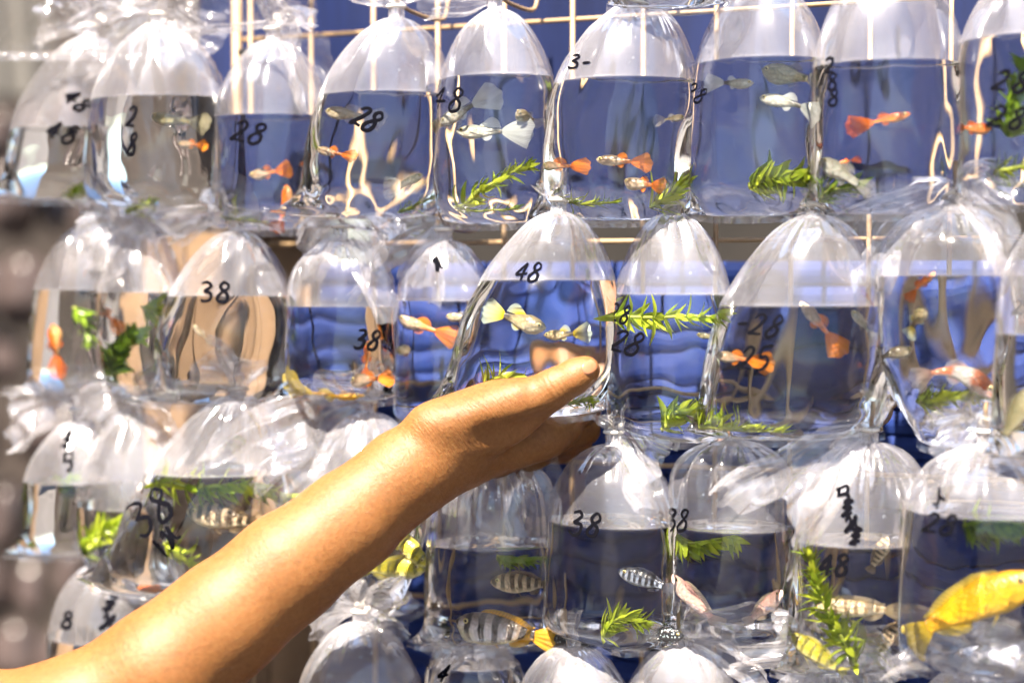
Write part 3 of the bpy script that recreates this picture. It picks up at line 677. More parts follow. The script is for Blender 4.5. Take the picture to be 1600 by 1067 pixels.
def fish(bag, kind, px, py, L, ang, label, style='guppy', dep=0.5, yaw=0.0, bend=0.0, tail=1.0, fat=1.0, dorsal=1.0, roll=0.0, cat='fish', name='guppy'):
    sp = BAGS[bag]; k = sp['k']; off = inside(sp, px, py, dep)
    c = wp(px, py, off); k = mpp(c); L = L*k*(1.12 if style == 'guppy' else 1.04)
    a = math.radians(ang); yw = math.radians(yaw)
    fx = (U*math.cos(a)+Z*math.sin(a)); fz = (Z*math.cos(a)-U*math.sin(a)); fy = fz.cross(fx)
    if fz.dot(Z) < 0 and abs(math.sin(a)) < .98: fz, fy = -fz, -fy        # belly stays down
    fx2 = fx*math.cos(yw)+N*math.sin(yw); fy2 = fz.cross(fx2); fx = fx2; fy = fy2
    rl = math.radians(roll); fz, fy = fz*math.cos(rl)+fy*math.sin(rl), fy*math.cos(rl)-fz*math.sin(rl)
    root = empty(name, c); setp(root, label, cat, 'live fish in the bags'); mb, mf = FM[kind]
    guppy = style == 'guppy'
    bf = 0.62 if guppy else 0.80
    xb0, xb1 = L*(0.5-bf), L*0.5                    # tail root .. snout
    Hm = L*(0.095 if guppy else 0.145)*fat; Wm = Hm*(0.72 if guppy else 0.5)
    def prof(t):                                    # t: 0 tail root .. 1 snout
        if guppy: pts = [(0, .30), (.2, .42), (.45, .82), (.62, 1.0), (.8, .86), (.93, .5), (1, .10)]
        else: pts = [(0, .36), (.12, .42), (.35, .80), (.6, 1.0), (.78, .92), (.9, .66), (.97, .36), (1, .12)]
        for (a0, b0), (a1, b1) in zip(pts, pts[1:]):
            if t <= a1:
                f = (t-a0)/(a1-a0); f = f*f*(3-2*f)*0.5+f*0.5
                return b0+(b1-b0)*f
        return pts[-1][1]
    def bendp(x, z, y):
        q = (x/L); b = bend*L*(q*q-0.08)
        s = bend*q*2
        return c + fx*(x - z*s*0.6) + fz*(z*(1) + b) + fy*y
    nr, ns = 22, 18; V, AL, UP = [], [], []
    for i in range(nr):
        t = 0.5-0.5*math.cos(math.pi*i/(nr-1)) if i else 0.0
        x = xb0+(xb1-xb0)*t; h = Hm*prof(t); w = Wm*prof(t)*(0.55+0.45*min(1, t*2.2))
        zc_ = -h*0.10*(1 if guppy else 0.4)
        for j in range(ns):
            q = 2*math.pi*j/ns; cz, sy = math.cos(q), math.sin(q)
            z = h*cz*(1.08 if cz < 0 and guppy else 1)
            V.append(bendp(x, z+zc_, w*sy)); AL.append(t); UP.append(cz)
    Fc = grid_faces(nr, ns) + [tuple(range(ns-1, -1, -1)), tuple((nr-1)*ns+j for j in range(ns))]
    def put(nm, V, Fc, mat, AL, UP, par=root):
        o = mesh_obj(nm, V, Fc, mat, par)
        for n_, d in (('along', AL), ('up', UP)):
            at = o.data.attributes.new(n_, 'FLOAT', 'POINT'); at.data.foreach_set('value', np.asarray(d, dtype=np.float32))
        o.cycles.is_caustics_receiver = True
        return o
    body = put('body', V, Fc, mb, AL, UP)
    rnd = random.Random(int(px*13+py))
    def fan(nm, x0, z0, dx, dz, spreadz, spreadx, wav, n=9, m=12):
        "a fin: rows from the root edge outwards; root edge runs along (spreadx, spreadz)"
        Vf, A, Uu = [], [], []
        ph = rnd.uniform(0, 6)
        for i in range(n):
            a_ = i/(n-1)
            for j in range(m):
                b_ = j/(m-1)*2-1
                Vf.append((x0 + dx*a_ + spreadx(a_)*b_, z0 + dz*a_ + spreadz(a_)*b_, wav*L*a_*math.sin(3*b_+ph+a_*2))); A.append(a_); Uu.append(b_)
        P = [bendp(x, z, y) for x, z, y in Vf]
        return put(nm, P, grid_faces(n, m, False), mf, A, Uu)
    zt = Hm*.3
    def ridge(nm, t0, t1, hgt, sgn, sweep, n=6, m=16, shape=None):
        "a fin whose root follows the back (sgn 1) or belly (sgn -1) of the body"
        Vf, A, Uu = [], [], []; ph = rnd.uniform(0, 6)
        for i in range(n):
            a_ = i/(n-1)
            for j in range(m):
                f = j/(m-1); t = t0+(t1-t0)*f; x = xb0+(xb1-xb0)*t; hh = Hm*prof(t)
                z0 = sgn*hh*.93 - hh*0.10*(1 if guppy else .4)
                e = (shape(f) if shape else math.sin(math.pi*min(1, .12+.88*(1-f)))**.5)
                Vf.append((x - sweep*L*a_*(1-f*.5), z0 + sgn*hgt*L*e*a_, .006*L*a_*math.sin(5*f+ph))); A.append(a_); Uu.append(f*2-1)
        return put(nm, [bendp(x, z, y) for x, z, y in Vf], grid_faces(n, m, False), mf, A, Uu)
    def tailfin(ln, root_h, out_h, rnd_, n=10, m=18, wav=.03):
        Vf, A, Uu = [], [], []; ph = rnd.uniform(0, 6)
        for i in range(n):
            a_ = i/(n-1)
            for j in range(m):
                b_ = j/(m-1)*2-1
                x = xb0+L*.015 - ln*a_*(1-rnd_*b_*b_) ; z = b_*(root_h+(out_h-root_h)*a_**.8) - Hm*.05
                Vf.append((x + (.012*L*math.sin(9*b_+ph) if i == n-1 else 0), z, wav*L*a_*math.sin(2.4*b_+ph+a_*2)+.006*L*a_*math.sin(14*b_))); A.append(a_); Uu.append(b_)
        return put('tail_fin', [bendp(x, z, y) for x, z, y in Vf], grid_faces(n, m, False), mf, A, Uu)
    if guppy:
        tailfin(L*(1-bf)*tail, zt*.9, zt*.9+L*.16*tail, .22+.1*rnd.random(), wav=.045)
        if dorsal: ridge('dorsal_fin', .30, .50, .085*dorsal, 1, .11*dorsal, 6, 8)
        ridge('anal_fin', .32, .46, .06, -1, .06, 5, 7)
        fan('pectoral_fin', xb0+L*.40, -Hm*.45, -L*.07, -L*.05, lambda a_: L*.01+L*.012*a_, lambda a_: L*.01, .05, 5, 6)
    else:
        tailfin(L*(1-bf)*tail, zt*1.1, zt*1.1+L*.085*tail, .12, wav=.02)
        ridge('dorsal_fin', .06, .74, .062*dorsal, 1, .05, 7, 26, lambda f: .55+.45*math.sin(math.pi*min(1, 1.15*(1-f)))**.6 if f > .02 else .5)
        ridge('anal_fin', .10, .34, .07, -1, .05, 5, 10)
        fan('pelvic_fin', xb0+L*.46, -Hm*.90, -L*.09, -L*.075, lambda a_: L*.004, lambda a_: L*.022*(1-.6*a_), .02, 5, 5)
        fan('pectoral_fin', xb0+L*.50, -Hm*.25, -L*.10, -L*.03, lambda a_: L*.012+L*.02*a_, lambda a_: L*.006, .12, 6, 6)
    # eyes
    te = 0.88 if guppy else 0.87; xe = xb0+(xb1-xb0)*te; er = L*(0.030 if guppy else 0.029)
    for sgn in (-1, 1):
        ye = sgn*Wm*prof(te)*1.0; pe = bendp(xe, Hm*.22*(prof(te)+.2), ye)
        def ball(r, cen, sq):
            Vb = []
            for i in range(7):
                f = math.pi*i/6
                for j in range(10):
                    g_ = 2*math.pi*j/10
                    Vb.append(cen + fx*(r*math.sin(f)*math.cos(g_)) + fz*(r*math.sin(f)*math.sin(g_)) + fy*(r*sq*math.cos(f)))
            return Vb, grid_faces(7, 10)
        Vb, Fb = ball(er, pe, .55); e = mesh_obj('eye', Vb, Fb, M['iris'], root); e.cycles.is_caustics_receiver = True
        Vb, Fb = ball(er*.62, pe+fy*(sgn*er*.32), .5); e2 = mesh_obj('pupil', Vb, Fb, M['pupil'], e); e2.cycles.is_caustics_receiver = True
    if not guppy:
        # gill cover edge and mouth line
        for nm, tt, h0, h1 in (('gill_cover', .72, -.75, .35),):
            for sgn in (-1, 1):
                Vg = []
                for i in range(9):
                    f = h0+(h1-h0)*i/8; x = xb0+(xb1-xb0)*(tt-.05*(1-((f+.2)/.6)**2)); hh = prof(tt)*Hm; ww = Wm*prof(tt)*math.sqrt(max(0.02, 1-f*f))
                    Vg.append(bendp(x, hh*f, sgn*(ww+L*.0015)))
                Vt, Ft = tube(Vg, L*.0035, 6); put(nm, Vt, Ft, mb, [.8]*len(Vt), [-.2]*len(Vt))
    return root
f_ = fish
# top row
f_('A2', 'olive', 285, 190, 95, 172, 'brownish guppy just under the surface in the bag with upright numbers', dep=.6, fat=.9)
f_('A2', 'orange', 302, 226, 48, 175, 'small dark guppy with orange fin lower in the bag with upright numbers', dep=.6)
f_('A3', 'orange', 424, 270, 58, 190, 'guppy with bright orange upright tail in the blurred 28 bag', dep=.5, tail=1.2, fat=1.4)
f_('A3', 'allorange', 480, 252, 36, 200, 'tiny red guppy at the right edge of the blurred 28 bag', dep=.3)
f_('A3', 'allorange', 440, 328, 70, 75, 'vivid orange fish standing on its tail at the foot of the blurred 28 bag', dep=.55, bend=.35, fat=1.4)
f_('A4', 'pale', 560, 182, 90, 170, 'pale guppy behind the smudged number in the sharp cornered top bag', dep=.5)
f_('A4', 'orange', 532, 240, 66, 168, 'guppy with orange patch near the left of the sharp cornered top bag', dep=.6, tail=.8)
f_('A4', 'silver', 628, 282, 60, 15, 'bluish silver guppy low in the sharp cornered top bag', dep=.5)
f_('A5', 'pale', 702, 196, 66, 178, 'plump pale guppy at the left wall of the fan tailed guppies bag', dep=.6, fat=1.9)
f_('A5', 'panda', 738, 172, 84, 205, 'black and white guppy with raised fan tail in the top 48 bag', dep=.5, tail=1.25, dorsal=1.6, fat=1.2)
f_('A5', 'panda', 772, 206, 100, 178, 'white finned guppy swimming left in the middle of the top 48 bag', dep=.65, tail=1.3, dorsal=1.5)
f_('A5', 'pale', 826, 186, 52, 140, 'round pale guppy facing the lens at the right of the top 48 bag', dep=.5, yaw=62, fat=1.8)
f_('A6', 'orange', 893, 259, 84, 178, 'thin brown orange guppy at the left wall of the two sprig bag', dep=.35, fat=.8, tail=.8)
f_('A6', 'orange', 978, 252, 78, 174, 'white and orange guppy with dark eye in the middle of the two sprig bag', dep=.65)
f_('A6', 'orange', 1008, 286, 60, 172, 'small yellowish guppy above the right sprig of the two sprig bag', dep=.6)
f_('A6', 'pale', 1042, 187, 50, 8, 'pale pinkish guppy at the right wall of the two sprig bag', dep=.6)
f_('A7', 'panda', 1146, 133, 60, -3, 'small white guppy heading right under the surface of the leafy clump bag', dep=.55, tail=1.2, fat=1.2)
f_('A7', 'olive', 1246, 121, 100, 168, 'large olive grey guppy touching the surface of the leafy clump bag', dep=.45, fat=1.5, tail=.8)
f_('A7', 'panda', 1238, 165, 95, 162, 'long white guppy with black flank in the leafy clump bag', dep=.65, tail=1.1, bend=-.25)
f_('A8', 'allorange', 1376, 190, 76, 12, 'orange guppy with flared tail alone in mid water, top right', dep=.5, tail=1.2, fat=.8)
f_('A8', 'silver', 1332, 276, 100, 150, 'silver guppy nosing up at the left foot of the rotated number bag', dep=.6, fat=1.3, tail=.7)
f_('A8', 'allorange', 1336, 252, 30, 190, 'tiny orange guppy above the silver guppy', dep=.2)
f_('A9', 'allorange', 1524, 200, 58, -4, 'orange red guppy at the left wall of the cut off top right bag', dep=.5, fat=1.4, tail=.6)
# middle row
f_('B1', 'allorange', 92, 545, 70, 95, 'blurred orange fish upright in the leftmost middle row bag', dep=.4, fat=1.5)
f_('B2', 'orange', 184, 495, 56, 128, 'blurred guppy with round orange tail above the dark sprig', dep=.5, tail=1.2)
f_('B3', 'pale', 322, 524, 40, 135, 'tiny pale guppy in front of the brown planks', dep=.5)
f_('B4', 'allorange', 571, 566, 60, 85, 'upright orange guppy below the number 38', dep=.5, tail=1.2)
f_('B4', 'orange', 582, 591, 70, 182, 'pale orange guppy heading left near the floor of its bag', dep=.6, fat=1.2)
f_('B4', 'yellow', 505, 606, 130, -8, 'long yellow and orange fish lying along the bag floor', dep=.55, fat=.8, bend=.15)
f_('B5', 'orange', 672, 512, 90, 160, 'brown guppy with large orange tail left of the held bag', dep=.5, tail=1.1)
f_('B5', 'pale', 724, 496, 52, 175, 'pale guppy partly behind the edge of the held bag', dep=.5, fat=1.3)
f_('B5', 'pale', 634, 547, 46, 3, 'oval cream guppy at the left wall beside the held bag', dep=.5, fat=1.9, tail=.4, dorsal=0)
f_('B6', 'yellowtail', 802, 497, 100, -16, 'larger guppy with yellow tail and pale fins in the held bag', dep=.72, tail=1.0, dorsal=1.5, fat=1.35)
f_('B6', 'yellowtail', 884, 521, 68, 184, 'smaller guppy with yellow and white tail in the held bag', dep=.72, tail=1.25, dorsal=1.3, fat=1.1)
f_('B7', 'olive', 1112, 526, 48, 172, 'grey guppy at the right wall of the floating sprig bag', dep=.5)
f_('B8', 'orange', 1163, 561, 82, 172, 'guppy with triangular orange tail under the number 25', dep=.7, tail=1.15)
f_('B8', 'orange', 1282, 512, 92, 128, 'guppy diving tail down with long orange tail, right of the numbers', dep=.6, tail=1.1)
f_('B8', 'silver', 1346, 512, 60, 132, 'plain silver guppy at the right wall beside the diving guppy', dep=.6, fat=1.2)
f_('B9', 'yellowtail', 1436, 503, 60, 62, 'white guppy with yellow head seen from the front', dep=.6, yaw=35, fat=1.6)
f_('B9', 'allorange', 1444, 448, 50, 55, 'small red orange guppy right below the surface in the tapering bag', dep=.3)
f_('B9', 'pale', 1398, 552, 70, 20, 'faint pale guppy at the left wall of the tapering bag', dep=.3, fat=1.2)
f_('B9', 'redwhite', 1478, 590, 138, 2, 'orange and white fish bent to imitate its refracted ring over the moss', dep=.62, bend=-1.25, fat=1.0, tail=.6, dorsal=.6, name='ornamental_fish')  # the strong bend imitates the ring refraction makes of a fish
f_('B10', 'olive', 1590, 650, 110, 60, 'dark olive and orange mottled fish at the right edge', 'cichlid', dep=.6, name='cichlid')
# third row
f_('C2', 'orange', 168, 908, 70, 10, 'blurred orange fish low behind the pointed bag corner', dep=.5)
f_('C3', 'zebra', 354, 808, 128, 174, 'brown and cream striped cichlid above the forearm', 'cichlid', dep=.62, name='cichlid')
f_('C3', 'allorange', 250, 916, 70, 170, 'amber orange fish at the foot of the long pointed bag', dep=.55, fat=1.5)
f_('C4', 'lemon', 612, 886, 112, 2, 'lower yellow spotted cichlid heading right behind the wrist', 'cichlid', dep=.7, name='cichlid')
f_('C4', 'lemon', 632, 850, 96, -38, 'upper yellow spotted cichlid nosing down behind the wrist', 'cichlid', dep=.55, name='cichlid')
f_('C4', 'lemon', 615, 946, 56, 30, 'small yellow fish in the narrow foot of its bag', dep=.3)
f_('C5', 'zebra', 818, 910, 104, 180, 'dark barred cichlid half hidden by the number 38 bag', 'cichlid', dep=.55, name='cichlid')
f_('C5', 'banded', 792, 983, 150, 172, 'banded cichlid with amber tail resting on the bag floor', 'cichlid', dep=.66, name='cichlid', tail=1.2)
f_('C6', 'blue', 1010, 906, 90, 164, 'small blue black striped cichlid in mid water', 'cichlid', dep=.7, name='cichlid')
f_('C6', 'dark', 905, 998, 112, 178, 'black fish lying along the floor of the number 38 bag', 'cichlid', dep=.55, name='cichlid')
f_('C6', 'dark', 1030, 992, 78, 4, 'black fish with pale spots beside the green clump', 'cichlid', dep=.6, name='cichlid')
f_('C7', 'pink', 1090, 938, 108, 138, 'pale pink cichlid swimming up to the left', 'cichlid', dep=.66, name='cichlid', fat=.85)
f_('C7', 'pink', 1190, 948, 84, 40, 'pink cichlid facing right at the wall of its bag', 'cichlid', dep=.55, name='cichlid')
f_('C8', 'zebra', 1371, 866, 62, 60, 'small striped cichlid nosing up to the surface', 'cichlid', dep=.6, name='cichlid')
f_('C8', 'tan', 1344, 949, 124, 180, 'slender tan cichlid with brown bars, level in mid water', 'cichlid', dep=.66, name='cichlid', fat=.8)
f_('C8', 'zebra', 1386, 984, 70, 235, 'striped cichlid tilted down behind the tan one', 'cichlid', dep=.4, name='cichlid')
f_('C8', 'lemon', 1282, 1020, 100, 150, 'olive yellow cichlid on the floor beside the tall sprig', 'cichlid', dep=.6, name='cichlid')
f_('C9', 'yellow', 1516, 948, 218, 32, 'large bright yellow cichlid at the right edge', 'cichlid', dep=.72, name='cichlid', bend=-.18, fat=.95, tail=1.1)
# ------------------------------------------------------------------ water weed sprigs
def leaf_mat(name, c1, c2):
    m, nt, out = new_mat(name)
    oi = nd(nt, 'ShaderNodeObjectInfo'); tc = nd(nt, 'ShaderNodeTexCoord')
    ns = nd(nt, 'ShaderNodeTexNoise', Vector=tc.outputs['Object'], Scale=3.0)
    f = nd(nt, 'ShaderNodeMath', {'operation': 'MULTIPLY_ADD'}, i0=ns.outputs[0], i1=0.5, i2=oi.outputs['Random'])
    c = ramp(nt, nd(nt, 'ShaderNodeMath', {'operation': 'MULTIPLY'}, i0=f.outputs[0], i1=0.75).outputs[0], [(0.1, c1), (0.85, c2)])
    b = nd(nt, 'ShaderNodeBsdfPrincipled', Base_Color=c, Roughness=0.35); tl = nd(nt, 'ShaderNodeBsdfTranslucent', Color=c)
    mx = nd(nt, 'ShaderNodeMixShader', Fac=0.45); nt.links.new(b.outputs[0], mx.inputs[1]); nt.links.new(tl.outputs[0], mx.inputs[2])
    nt.links.new(mx.outputs[0], out.inputs[0]); return m
M['leaf'] = leaf_mat('water_weed_leaf', (.22, .36, .014), (.56, .64, .045))
M['leafd'] = leaf_mat('dark_weed_leaf', (.08, .16, .01), (.24, .38, .02))
M['stem'] = simple_mat('weed_stem', (.26, .30, .04), .5, .25)
def leaf_mesh(wid, curl, mat):
    V, Fc = [], []; n = 7
    for i in range(n):
        t = i/(n-1); w = wid*math.sin(math.pi*(0.10+0.90*t)**0.8)**0.8 if t < 1 else 0.004
        z = curl*t*t
        V += [(t*(1-.3*curl*t), -w, z+w*.25), (t*(1-.3*curl*t), 0, z), (t*(1-.3*curl*t), w, z+w*.25)]
    for i in range(n-1):
        a = i*3; Fc += [(a, a+1, a+4, a+3), (a+1, a+2, a+5, a+4)]
    me = bpy.data.meshes.new('leaf'); me.from_pydata(V, [], Fc); me.materials.append(mat)
    me.polygons.foreach_set('use_smooth', [True]*len(me.polygons)); return me
LM = {(s, d): [leaf_mesh(w, c, M['leafd' if d else 'leaf']) for c in (.15, .35, -.2)] for s, w in (('needle', .075), ('broad', .19), ('strap', .15)) for d in (0, 1)}
def sprig(bag, path, leaf, label, style='needle', dep=.5, whorls=10, per=6, dark=0, up=0.0, seed=0, splay=62):
    sp = BAGS[bag]; lift = 8 if (wp(*path[0], sp['off']).z-sp['base'].z) < .28*sp['H'] else -10
    pts = smooth_path([wp(x, y-lift, inside(sp, x, y-lift, dep*.8)) for x, y in path], 8)
    rnd = random.Random(int(path[0][0]*3+path[0][1])+seed)
    k = mpp(pts[0]); root = empty('water_weed_sprig', pts[0]); setp(root, label, 'water weed', 'green weed sprigs in the bags')
    V, Fc = tube(pts, [0.0011*(1-.5*i/len(pts)) for i in range(len(pts))], 7); s = mesh_obj('stem', V, Fc, M['stem'], root); s.cycles.is_caustics_receiver = True
    fr = frames(pts); wf = rnd.uniform(.8, 1.5)
    for wi in range(whorls):
        t = (wi+.5)/whorls; p, tg, a, b = fr[min(len(fr)-1, int(t*len(fr)))]
        for li in range(per):
            q = 2*math.pi*li/per + wi*1.1 + rnd.uniform(-.3, .3)
            rd = a*math.cos(q)+b*math.sin(q)
            sa = math.radians(splay+rnd.uniform(-16, 16)) * (1-.35*t)
            d = (tg*math.cos(sa)+rd*math.sin(sa)+Z*up); d = (d - N*(d.dot(N)*.45)).normalized()
            nrm = (tg*math.sin(sa)-rd*math.cos(sa)); nrm = (nrm-d*nrm.dot(d)).normalized(); sd = nrm.cross(d)
            ln = leaf*1.25*k*rnd.uniform(.7, 1.15)*(1-.35*t)
            R_ = Matrix((( d.x, sd.x, nrm.x, 0), (d.y, sd.y, nrm.y, 0), (d.z, sd.z, nrm.z, 0), (0, 0, 0, 1)))
            o = bpy.data.objects.new('leaf', rnd.choice(LM[(style, dark)])); col.objects.link(o); o.parent = root
            o.matrix_basis = Matrix.Translation(p-root.location) @ R_ @ Matrix.Diagonal((ln, ln*wf, ln*rnd.uniform(.4, 2.0), 1))
            o.cycles.is_caustics_receiver = True
    return root
s_ = sprig
s_('A1', [(100, 318), (120, 300), (140, 306)], 26, 'blurred yellow green weed at the foot of the leftmost top bag', 'broad', .6, 6, 5)
s_('A2', [(200, 330), (222, 318), (245, 312)], 22, 'faint weed sprig at the foot of the upright number bag', 'needle', .5, 7, 5)
s_('A3', [(350, 338), (380, 340), (410, 350)], 24, 'curling weed sprig under the blurred number 28', 'needle', .6, 8, 5)
s_('A4', [(622, 336), (652, 322), (684, 304)], 26, 'weed sprig at the right foot of the sharp cornered top bag', 'needle', .6, 10, 6)
s_('A5', [(716, 322), (760, 300), (798, 278), (822, 268)], 26, 'leafy weed sprig rising to the right in the top 48 bag', 'strap', .66, 11, 5)
s_('A5', [(720, 326), (770, 330), (806, 328)], 18, 'dull weed strand along the foot of the top 48 bag', 'needle', .6, 9, 4, 1)
s_('A6', [(868, 312), (910, 318), (956, 316)], 26, 'weed sprig on the left of the two sprig bag', 'needle', .6, 11, 5, up=.3)
s_('A6', [(1014, 326), (1040, 312), (1074, 292)], 40, 'bushy weed sprig on the right of the two sprig bag', 'needle', .62, 9, 6)
s_('A7', [(1172, 292), (1210, 284), (1262, 286)], 34, 'broad bright green leaf clump at the foot of a top row bag', 'broad', .62, 8, 7)
s_('A8', [(1282, 322), (1300, 304), (1334, 294)], 34, 'dark dense weed sprig at the lower left of the rotated number bag', 'needle', .6, 10, 7, 1)
s_('A9', [(1580, 205), (1588, 160), (1600, 100)], 38, 'tall leafy sprig behind the numbers at the top right edge', 'broad', .5, 9, 6, 1)
s_('A9', [(1560, 276), (1600, 268), (1640, 270)], 26, 'low weed sprig in the top right edge bag', 'needle', .6, 8, 5)
s_('B1', [(120, 470), (135, 490), (140, 520)], 26, 'dim green weed in the leftmost middle row bag', 'broad', .3, 6, 5, 1)
s_('B2', [(182, 588), (196, 560), (214, 536)], 30, 'dark green sprig below the blurred orange guppy', 'broad', .6, 8, 6, 1)
s_('B2', [(225, 470), (255, 490), (262, 520)], 34, 'pale green weed smear right of the blurred orange guppy', 'strap', .2, 7, 5)
s_('B6', [(758, 604), (785, 590), (822, 596)], 28, 'weed sprig above the thumb in the held bag', 'strap', .6, 8, 5)
s_('B6', [(880, 632), (905, 628), (925, 634)], 22, 'scrap of weed behind the thumb tip', 'strap', .5, 6, 5)
s_('B7', [(952, 480), (1010, 487), (1070, 484), (1138, 486)], 34, 'long weed strand floating level at the surface', 'strap', .66, 13, 5, splay=80, up=-.35)
s_('B7', [(1036, 664), (1060, 650), (1092, 646)], 30, 'bright leaf clump at the right foot of the floating strand bag', 'broad', .6, 8, 6)
s_('B8', [(1094, 672), (1130, 670), (1175, 672), (1222, 674)], 34, 'weed strand lying on the bag floor with leaves pointing up', 'needle', .6, 16, 5, up=.9)
s_('B9', [(1436, 632), (1480, 622), (1534, 624)], 30, 'mossy green clump ringed by the orange white fish', 'strap', .55, 11, 7)
s_('C1', [(98, 760), (108, 745), (120, 740)], 22, 'small dark green leaf bunch in the leftmost third row bag', 'broad', .5, 6, 6, 1)
s_('C2', [(140, 866), (160, 842), (186, 826)], 30, 'yellow green weed behind the pointed bag corner', 'strap', .6, 8, 6)
s_('C3', [(244, 742), (310, 752), (380, 748), (440, 762)], 38, 'weed strand hanging under the surface above the striped cichlid', 'strap', .66, 14, 6, splay=80, up=-.55)
s_('C3', [(265, 850), (300, 870), (330, 895)], 26, 'dull weed strand low in the long pointed bag', 'strap', .5, 8, 5)
s_('C5', [(775, 858), (810, 862), (850, 860)], 22, 'dark weed strand under the surface below the hand', 'strap', .5, 9, 5, 1, up=-.6)
s_('C6', [(944, 988), (968, 972), (1000, 978)], 30, 'bright green tuft on the floor of the number 38 bag', 'strap', .66, 10, 7)
s_('C7', [(1062, 826), (1085, 838), (1140, 828)], 34, 'leaf clump hanging under the surface above the pink fish', 'strap', .6, 10, 6, up=-.8)
s_('C8', [(1336, 1034), (1310, 990), (1284, 930), (1270, 882)], 40, 'tall upright weed sprig left of the tan cichlid', 'strap', .68, 15, 6, splay=75)
s_('C9', [(1512, 812), (1560, 808), (1620, 812)], 38, 'dark bushy weed under the surface above the large yellow cichlid', 'strap', .5, 12, 7, 1, up=-.7)
# ------------------------------------------------------------------ the arm and hand (one continuous surface)
HD = -0.010
def P(px, py, d): return np.array(dp(px, py, d+HD))
def chain(lst):
    out = []
    for (x, y, d, r) in lst: out.append((P(x, y, d), r*(d+HD)/F))
    return out
arm_a = chain([(-420, 1180, .965, 112), (-60, 1166, .945, 106), (115, 1136, .94, 97), (256, 1048, .945, 90), (352, 968, .952, 82), (448, 888, .96, 76), (545, 815, .97, 68), (632, 742, .978, 60), (690, 702, .985, 53)])
arm_b = chain([(350, 970, .975, 74), (448, 893, .985, 66), (545, 819, .99, 60), (632, 746, .996, 54), (700, 705, 1.002, 48)])
thenar = chain([(690, 700, .985, 52), (735, 666, .981, 47), (778, 647, .976, 42), (810, 637, .972, 35)])
thumb = chain([(806, 638, .972, 36), (836, 625, .970, 28.5), (862, 609, .968, 25.5), (882, 597, .967, 22.2), (903, 585, .966, 22.4), (918, 576, .966, 18.5)])
palm = chain([(700, 708, .99, 44), (757, 698, 1.0, 37), (805, 694, 1.006, 31), (850, 684, 1.012, 27), (886, 670, 1.020, 21)])
palm2 = chain([(712, 716, 1.012, 38), (770, 706, 1.028, 34), (830, 702, 1.04, 26), (862, 698, 1.046, 20)])
fingers = [chain(c) for c in (
    [(884, 670, 1.022, 21), (913, 640, 1.040, 20), (912, 592, 1.058, 20), (882, 558, 1.064, 20), (852, 549, 1.062, 19)],
    [(874, 688, 1.036, 20), (916, 672, 1.056, 19), (918, 642, 1.072, 18), (892, 622, 1.078, 16.5)],
    [(862, 698, 1.048, 19), (904, 692, 1.068, 18), (908, 668, 1.080, 17), (886, 650, 1.084, 15.5)],
    [(842, 706, 1.054, 17), (876, 706, 1.072, 15.5), (882, 688, 1.080, 14)])]
def cone(Q, a, ra, b, rb):
    ba = b-a; h = np.clip(((Q-a)@ba)/(ba@ba), 0, 1)
    h2 = h*h*(3-2*h)*.5+h*.5
    return np.linalg.norm(Q-a-h[:, None]*ba, axis=1) - (ra+(rb-ra)*h2)
def smin(a, b, k):
    h = np.clip(0.5+0.5*(b-a)/k, 0, 1); return b*(1-h)+a*h-k*h*(1-h)
def chain_sdf(Q, ch, k=0.006):
    f = None
    for (a, ra), (b, rb) in zip(ch, ch[1:]):
        d = cone(Q, a, ra, b, rb); f = d if f is None else smin(f, d, k)
    return f
def arm_sdf(Q):
    f = chain_sdf(Q, arm_a, .02)
    f = smin(f, chain_sdf(Q, arm_b, .012), .012)
    p = smin(chain_sdf(Q, palm, .012), chain_sdf(Q, palm2, .012), .014)
    f = smin(f, p, .022)
    t = smin(chain_sdf(Q, thenar, .015), chain_sdf(Q, thumb, .007), .012)
    # pad of the thumb, fuller below the last joint
    a, b = P(896, 594, .963), P(914, 583, .963); t = smin(t, cone(Q, a, 17.5*.96/F, b, 14*.96/F), .006)
    # tendon of the thumb and the bony edge of the wrist
    a, b = P(700, 662, .966), P(806, 617, .962); t = smin(t, cone(Q, a, 10*.96/F, b, 9*.96/F), .010)
    a = P(668, 668, .972); t = smin(t, np.linalg.norm(Q-a, axis=1)-30*.96/F, .022)
    # joint swell
    a = P(863, 607, .966); t = smin(t, np.linalg.norm(Q-a, axis=1)-24.5*.96/F, .006)
    f = smin(f, t, .0065)
    # hollow between the thumb and the palm
    a, b = P(762, 690, .957), P(842, 668, .962); hol = cone(Q, a, 13*.96/F, b, 13*.96/F); f = -smin(-f, hol, .012)
    for fc in fingers: f = smin(f, chain_sdf(Q, fc, .006), .0055)
    return f
